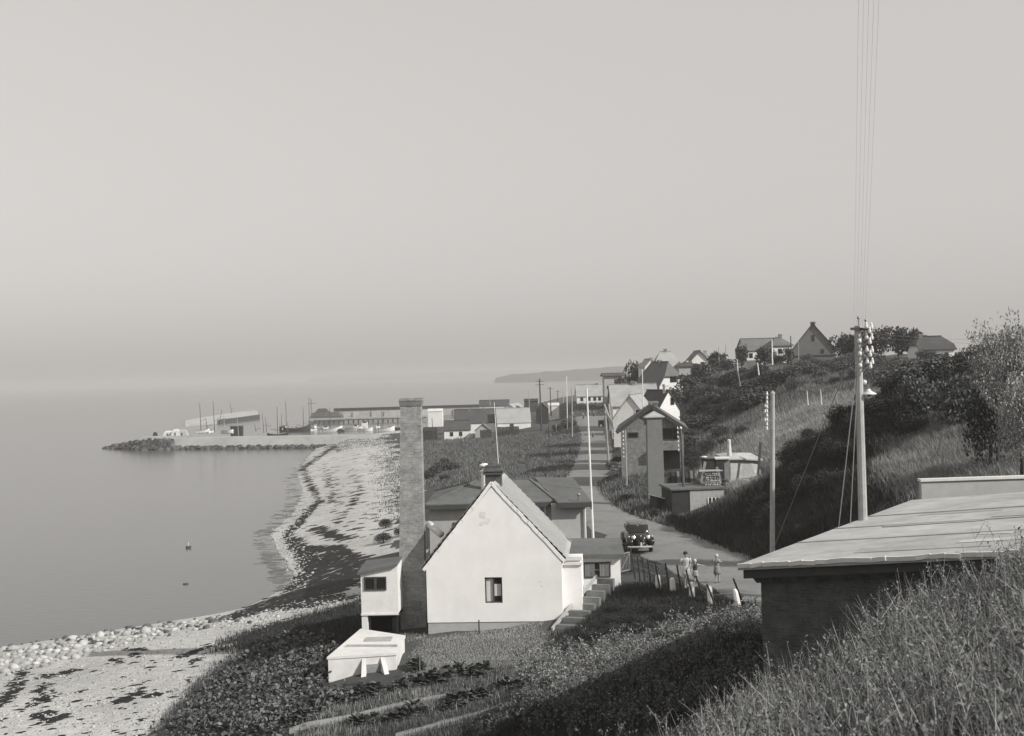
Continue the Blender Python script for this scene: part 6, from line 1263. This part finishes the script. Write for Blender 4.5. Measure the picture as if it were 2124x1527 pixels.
# kale bed and garden rows
def kale_mesh(seed, n, m):
    r = np.random.default_rng(seed); V = []; F = []
    for k in range(n):
        a = r.uniform(0, 6.28); el = r.uniform(.1, 1.2); l = r.uniform(.35, .75); w = l * r.uniform(.28, .42); o = len(V)
        d = np.array([math.cos(a) * math.cos(el), math.sin(a) * math.cos(el), math.sin(el)]); s = np.array([-math.sin(a), math.cos(a), 0]) * w; u = np.array([0, 0, -.22 * l]); b = np.array([0, 0, r.uniform(.0, .35)]) + d * .15
        V += [b, b + d * l * .35 + s, b + d * l * .4, b + d * l * .35 - s, b + d * l * .75 + s * .9 + u * .4, b + d * l * .8 + u * .2, b + d * l * .75 - s * .9 + u * .4, b + d * l * 1.05 + u]
        F += [(o, o + 1, o + 2, o + 2), (o, o + 2, o + 3, o + 3), (o + 1, o + 4, o + 5, o + 2), (o + 2, o + 5, o + 6, o + 3), (o + 4, o + 7, o + 5, o + 5), (o + 5, o + 7, o + 6, o + 6)]
    me = bpy.data.meshes.new('leafy_plant'); me.from_pydata([tuple(v) for v in V], [], [tuple(dict.fromkeys(f)) for f in F]); me.materials.append(m); me.update(); return me
KM = [kale_mesh(s, 30, KALE) for s in range(4)]; RM = [kale_mesh(10 + s, 34, island_mat('row_leaves', .07, .6)) for s in range(3)]
def rowplant(p, s, meshes, lab, grp, nm='leafy_plant'):
    o_ = props(link(nm, random.choice(meshes), None, p), lab, 'plant', grp); o_.scale = (s, s, s * random.uniform(.8, 1.2)); o_.rotation_euler = (0, 0, random.uniform(0, 6.28))
for p in ground_pts([(470, 1415), (560, 1345), (600, 1325), (690, 1345), (675, 1420), (740, 1440), (640, 1490), (600, 1527), (360, 1527), (420, 1440)], 285):
    rowplant(p, random.uniform(.26, .52), KM, 'broad leaved plant in the kitchen garden bed left of the cellar', 'broad leaved plants in the kitchen garden bed')
for pl, n, w, lab in (([(690, 1462), (800, 1438), (900, 1415), (1000, 1392)], 60, 9, 'dark leafy plant in the upper garden row'), ([(740, 1512), (850, 1490), (1000, 1448), (1110, 1412)], 70, 8, 'dark leafy plant in the lower garden row'), ([(760, 1430), (840, 1392), (880, 1380)], 16, 9, 'dark leafy plant at the corner of the cellar')):
    a, b = along(pl, n, w); X, Y, Z, ok = G(a, b)
    for p in np.stack([X, Y, Z], 1)[ok & clear(X, Y)]: rowplant(p, random.uniform(.3, .55), RM, lab, lab.replace('plant', 'plants'), 'row_plant')
def strip(name, pl, wpx, m):
    V = []; F = []
    for i, (x, y) in enumerate(pl):
        for s in (-1, 0, 1): p = g1(x, y + s * wpx / 2); V.append((p.x, p.y, float(T(p.x, p.y)) + (.05 if s == 0 else .03)))
    for i in range(len(pl) - 1):
        for k in (0, 1): o = i * 3 + k; F.append((o, o + 1, o + 4, o + 3))
    setting(name, np_mesh(name, V, F, m, True))
PATHM = mat('mown_path', .27, .95, .3, 2.5, .2)
strip('garden_path', PATH1, 14, PATHM)
strip('garden_path', PATH2, 16, PATHM)
GP = ground_pts([(440, 1410), (560, 1335), (610, 1320), (690, 1345), (675, 1425), (745, 1440), (640, 1495), (600, 1527), (340, 1527), (420, 1440)], 9000)
V, F = leaf_quads(GP + RNG.uniform(0, 1, (len(GP), 1)) ** 1.5 * np.array([0, 0, .5]), .085, .7, .3); setting('garden_leaves', np_mesh('garden_leaves', V, F, KALE), 'stuff')
for pl, w in (([(1562, 771), (1600, 769), (1642, 768)], 6), ([(1618, 791), (1660, 788), (1702, 787)], 6), ([(1440, 838), (1480, 806), (1530, 774)], 8), ([(1700, 776), (1760, 772), (1830, 770)], 4)): strip('hill_path', pl, w, PATHM)
# spade and stake
p = g1(871, 1408); SPD = thing('garden_spade', 'garden spade stuck upright in the grass by the cellar', 'spade', p, .2)
part('handle', MB().tube((0, 0, .2), (.02, 0, .95), .016, n=6).bar((-.05, 0, .96), (.09, 0, .96), .03), WOOD, SPD); part('blade', MB().hexa([(-.1, -.01, -.12), (.1, -.01, -.12), (.1, .01, -.12), (-.1, .01, -.12)], [(-.1, -.01, .22), (.1, -.01, .22), (.1, .01, .22), (-.1, .01, .22)]), TAR, SPD)
p = g1(994, 1316); single('garden_stake', MB().bar((0, 0, -.2), (0, 0, .62), .06), DWOOD, 'short dark stake in the grass before the plinth of the gable house', 'stake', loc=p)
# foreground weeds: grass clumps and leafy stalks
def weeds(P, n_blade, h0, h1, m, wid=.006):
    n = len(P) * n_blade; B = np.repeat(P, n_blade, 0); a = RNG.uniform(0, 2 * pi, n); r = .09 * np.sqrt(RNG.random(n)); B = B + np.stack([np.cos(a) * r, np.sin(a) * r, np.full(n, -.03)], 1)
    h = RNG.uniform(h0, h1, n); t = RNG.uniform(0, 2 * pi, n); l = h * RNG.uniform(.05, .6, n); f = t + pi / 2 + RNG.normal(0, .4, n); s = np.stack([np.cos(f), np.sin(f), np.zeros(n)], 1) * (wid * RNG.uniform(.6, 1.4, n))[:, None]
    d = np.stack([np.cos(t), np.sin(t), np.zeros(n)], 1); m1 = B + d * (l * .3)[:, None] + np.array([0, 0, 1]) * (h * .6)[:, None]; tip = B + d * l[:, None] + np.array([0, 0, 1]) * h[:, None]
    V = np.stack([B - s, B + s, m1 + s * .8, m1 - s * .8, tip], 1).reshape(-1, 3); o = np.arange(n)[:, None] * 5
    F = np.concatenate([np.concatenate([o, o + 1, o + 2], 1), np.concatenate([o, o + 2, o + 3], 1), np.concatenate([o + 3, o + 2, o + 4], 1)]); return V, F
def near_pts(n):
    n0 = n; n = n * 3; y = RNG.uniform(4.5, 17.5, n * 4); u = RNG.uniform(.07, .47, n * 4); X = u * y; k = RNG.random(n * 4) < (y / 17.5) ** .7
    # only the hummock whose edge shows: right of the slope line
    lim = np.interp(y, [4.5, 8, 11, 14, 17.5], [.55, .95, 1.2, 1.55, 2.6]); k &= X > lim + RNG.normal(0, .15, n * 4)
    X, Y = X[k], y[k]; q = np.array([noise.noise(Vector((a * 1.1, b * 1.1, 3.3))) + .5 * noise.noise(Vector((a * 3.1, b * 3.1, 7.7))) for a, b in zip(X, Y)]); q = q > RNG.normal(-.04, .12, len(q)); X, Y = X[q][:n0], Y[q][:n0]; return np.stack([X, Y, T(X, Y)], 1)
V, F = weeds(near_pts(3300), 9, .3, .75, GRASSM); setting('weeds', np_mesh('weeds', V, F, WEEDM), 'stuff')
V, F = weeds(near_pts(1000), 6, .5, 1.15, GRASSL, .0035); setting('weeds', np_mesh('weeds', V, F, WEEDL), 'stuff')
def forbs(P, h0, h1, nl, lsz):
    C = []; SV = []; SF = []; o = 0
    for p in P:
        h = RNG.uniform(h0, h1); t = RNG.uniform(0, 6.28); l = h * RNG.uniform(.05, .35); q = np.linspace(.15, 1, nl); r = RNG.normal(0, .035, (nl, 3)) * (1.3 - q[:, None])
        st = p[None] + np.stack([np.cos(t) * l * q ** 1.5, np.sin(t) * l * q ** 1.5, h * q], 1); C.append(st + r)
        br = RNG.integers(2, 5)
        for b in range(br + 1):
            if b == 0: a0, a1 = p, st[-1]
            else:
                k = RNG.integers(nl // 3, nl - 1); a0 = st[k]; a1 = a0 + np.array([RNG.normal(0, .11), RNG.normal(0, .11), RNG.uniform(.08, .25)]); C.append(a0 + (a1 - a0) * RNG.uniform(.3, 1.1, (5, 1)) + RNG.normal(0, .02, (5, 3)))
            w = np.array([.004, 0, 0]); w2 = np.array([0, .004, 0]); SV += [a0 - w, a0 + w, a1 + w * .4, a1 - w * .4, a0 - w2, a0 + w2, a1 + w2 * .4, a1 - w2 * .4]; SF += [(o, o + 1, o + 2, o + 3), (o + 4, o + 5, o + 6, o + 7)]; o += 8
    return np.concatenate(C), np.array(SV), np.array(SF)
C, SV, SF = forbs(near_pts(2300), .35, .95, 17, .03); V, F = leaf_quads(C, .024, .4); setting('weeds', np_mesh('weeds', V, F, WEEDM), 'stuff'); setting('weeds', np_mesh('weeds', SV, SF, WEEDL), 'stuff')
for p in near_pts(60):
    r = random.uniform(.22, .5); plant('weed_bush', 'tangled leafy weed clump on the near slope before the flat roofed building', 'weed', (random.choice(('dk', 'mid', 'mid', 'lt')), random.randrange(3)), Vector(p) - Vector((0, 0, r * .3)), r, rxy=r * random.uniform(.9, 1.4), group='leafy weed clumps on the near slope')
C, SV, SF = forbs(near_pts(300), .7, 1.25, 12, .03); V, F = leaf_quads(C, .011, .7); setting('weeds', np_mesh('weeds', V, F, island_mat('pale_weed_heads', .2, .5)), 'stuff'); setting('weeds', np_mesh('weeds', SV, SF, WEEDL), 'stuff')
C, SV, SF = forbs(ground_pts(STRIP, 700), .25, .6, 10, .03); V, F = leaf_quads(C, .045, .5); setting('weeds', np_mesh('weeds', V, F, island_mat('strip_weeds', .2, .5)), 'stuff')
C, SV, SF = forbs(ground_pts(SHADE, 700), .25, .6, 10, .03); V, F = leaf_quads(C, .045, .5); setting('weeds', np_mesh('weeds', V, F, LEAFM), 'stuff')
# ------------------------------------------------------------------ haze
hz = mat('haze_air', 0.5); hz.node_tree.nodes.clear()
_o = hz.node_tree.nodes.new('ShaderNodeOutputMaterial'); _v = hz.node_tree.nodes.new('ShaderNodeVolumePrincipled')
_v.inputs['Color'].default_value = (0.78, 0.765, 0.745, 1); _v.inputs['Density'].default_value = 0.00042; _v.inputs['Anisotropy'].default_value = 0.0
hz.node_tree.links.new(_v.outputs[0], _o.inputs['Volume'])
setting('haze', MB().box(-31000, 31000, -2100, 46000, -5, 36).mesh('haze', hz), 'stuff')
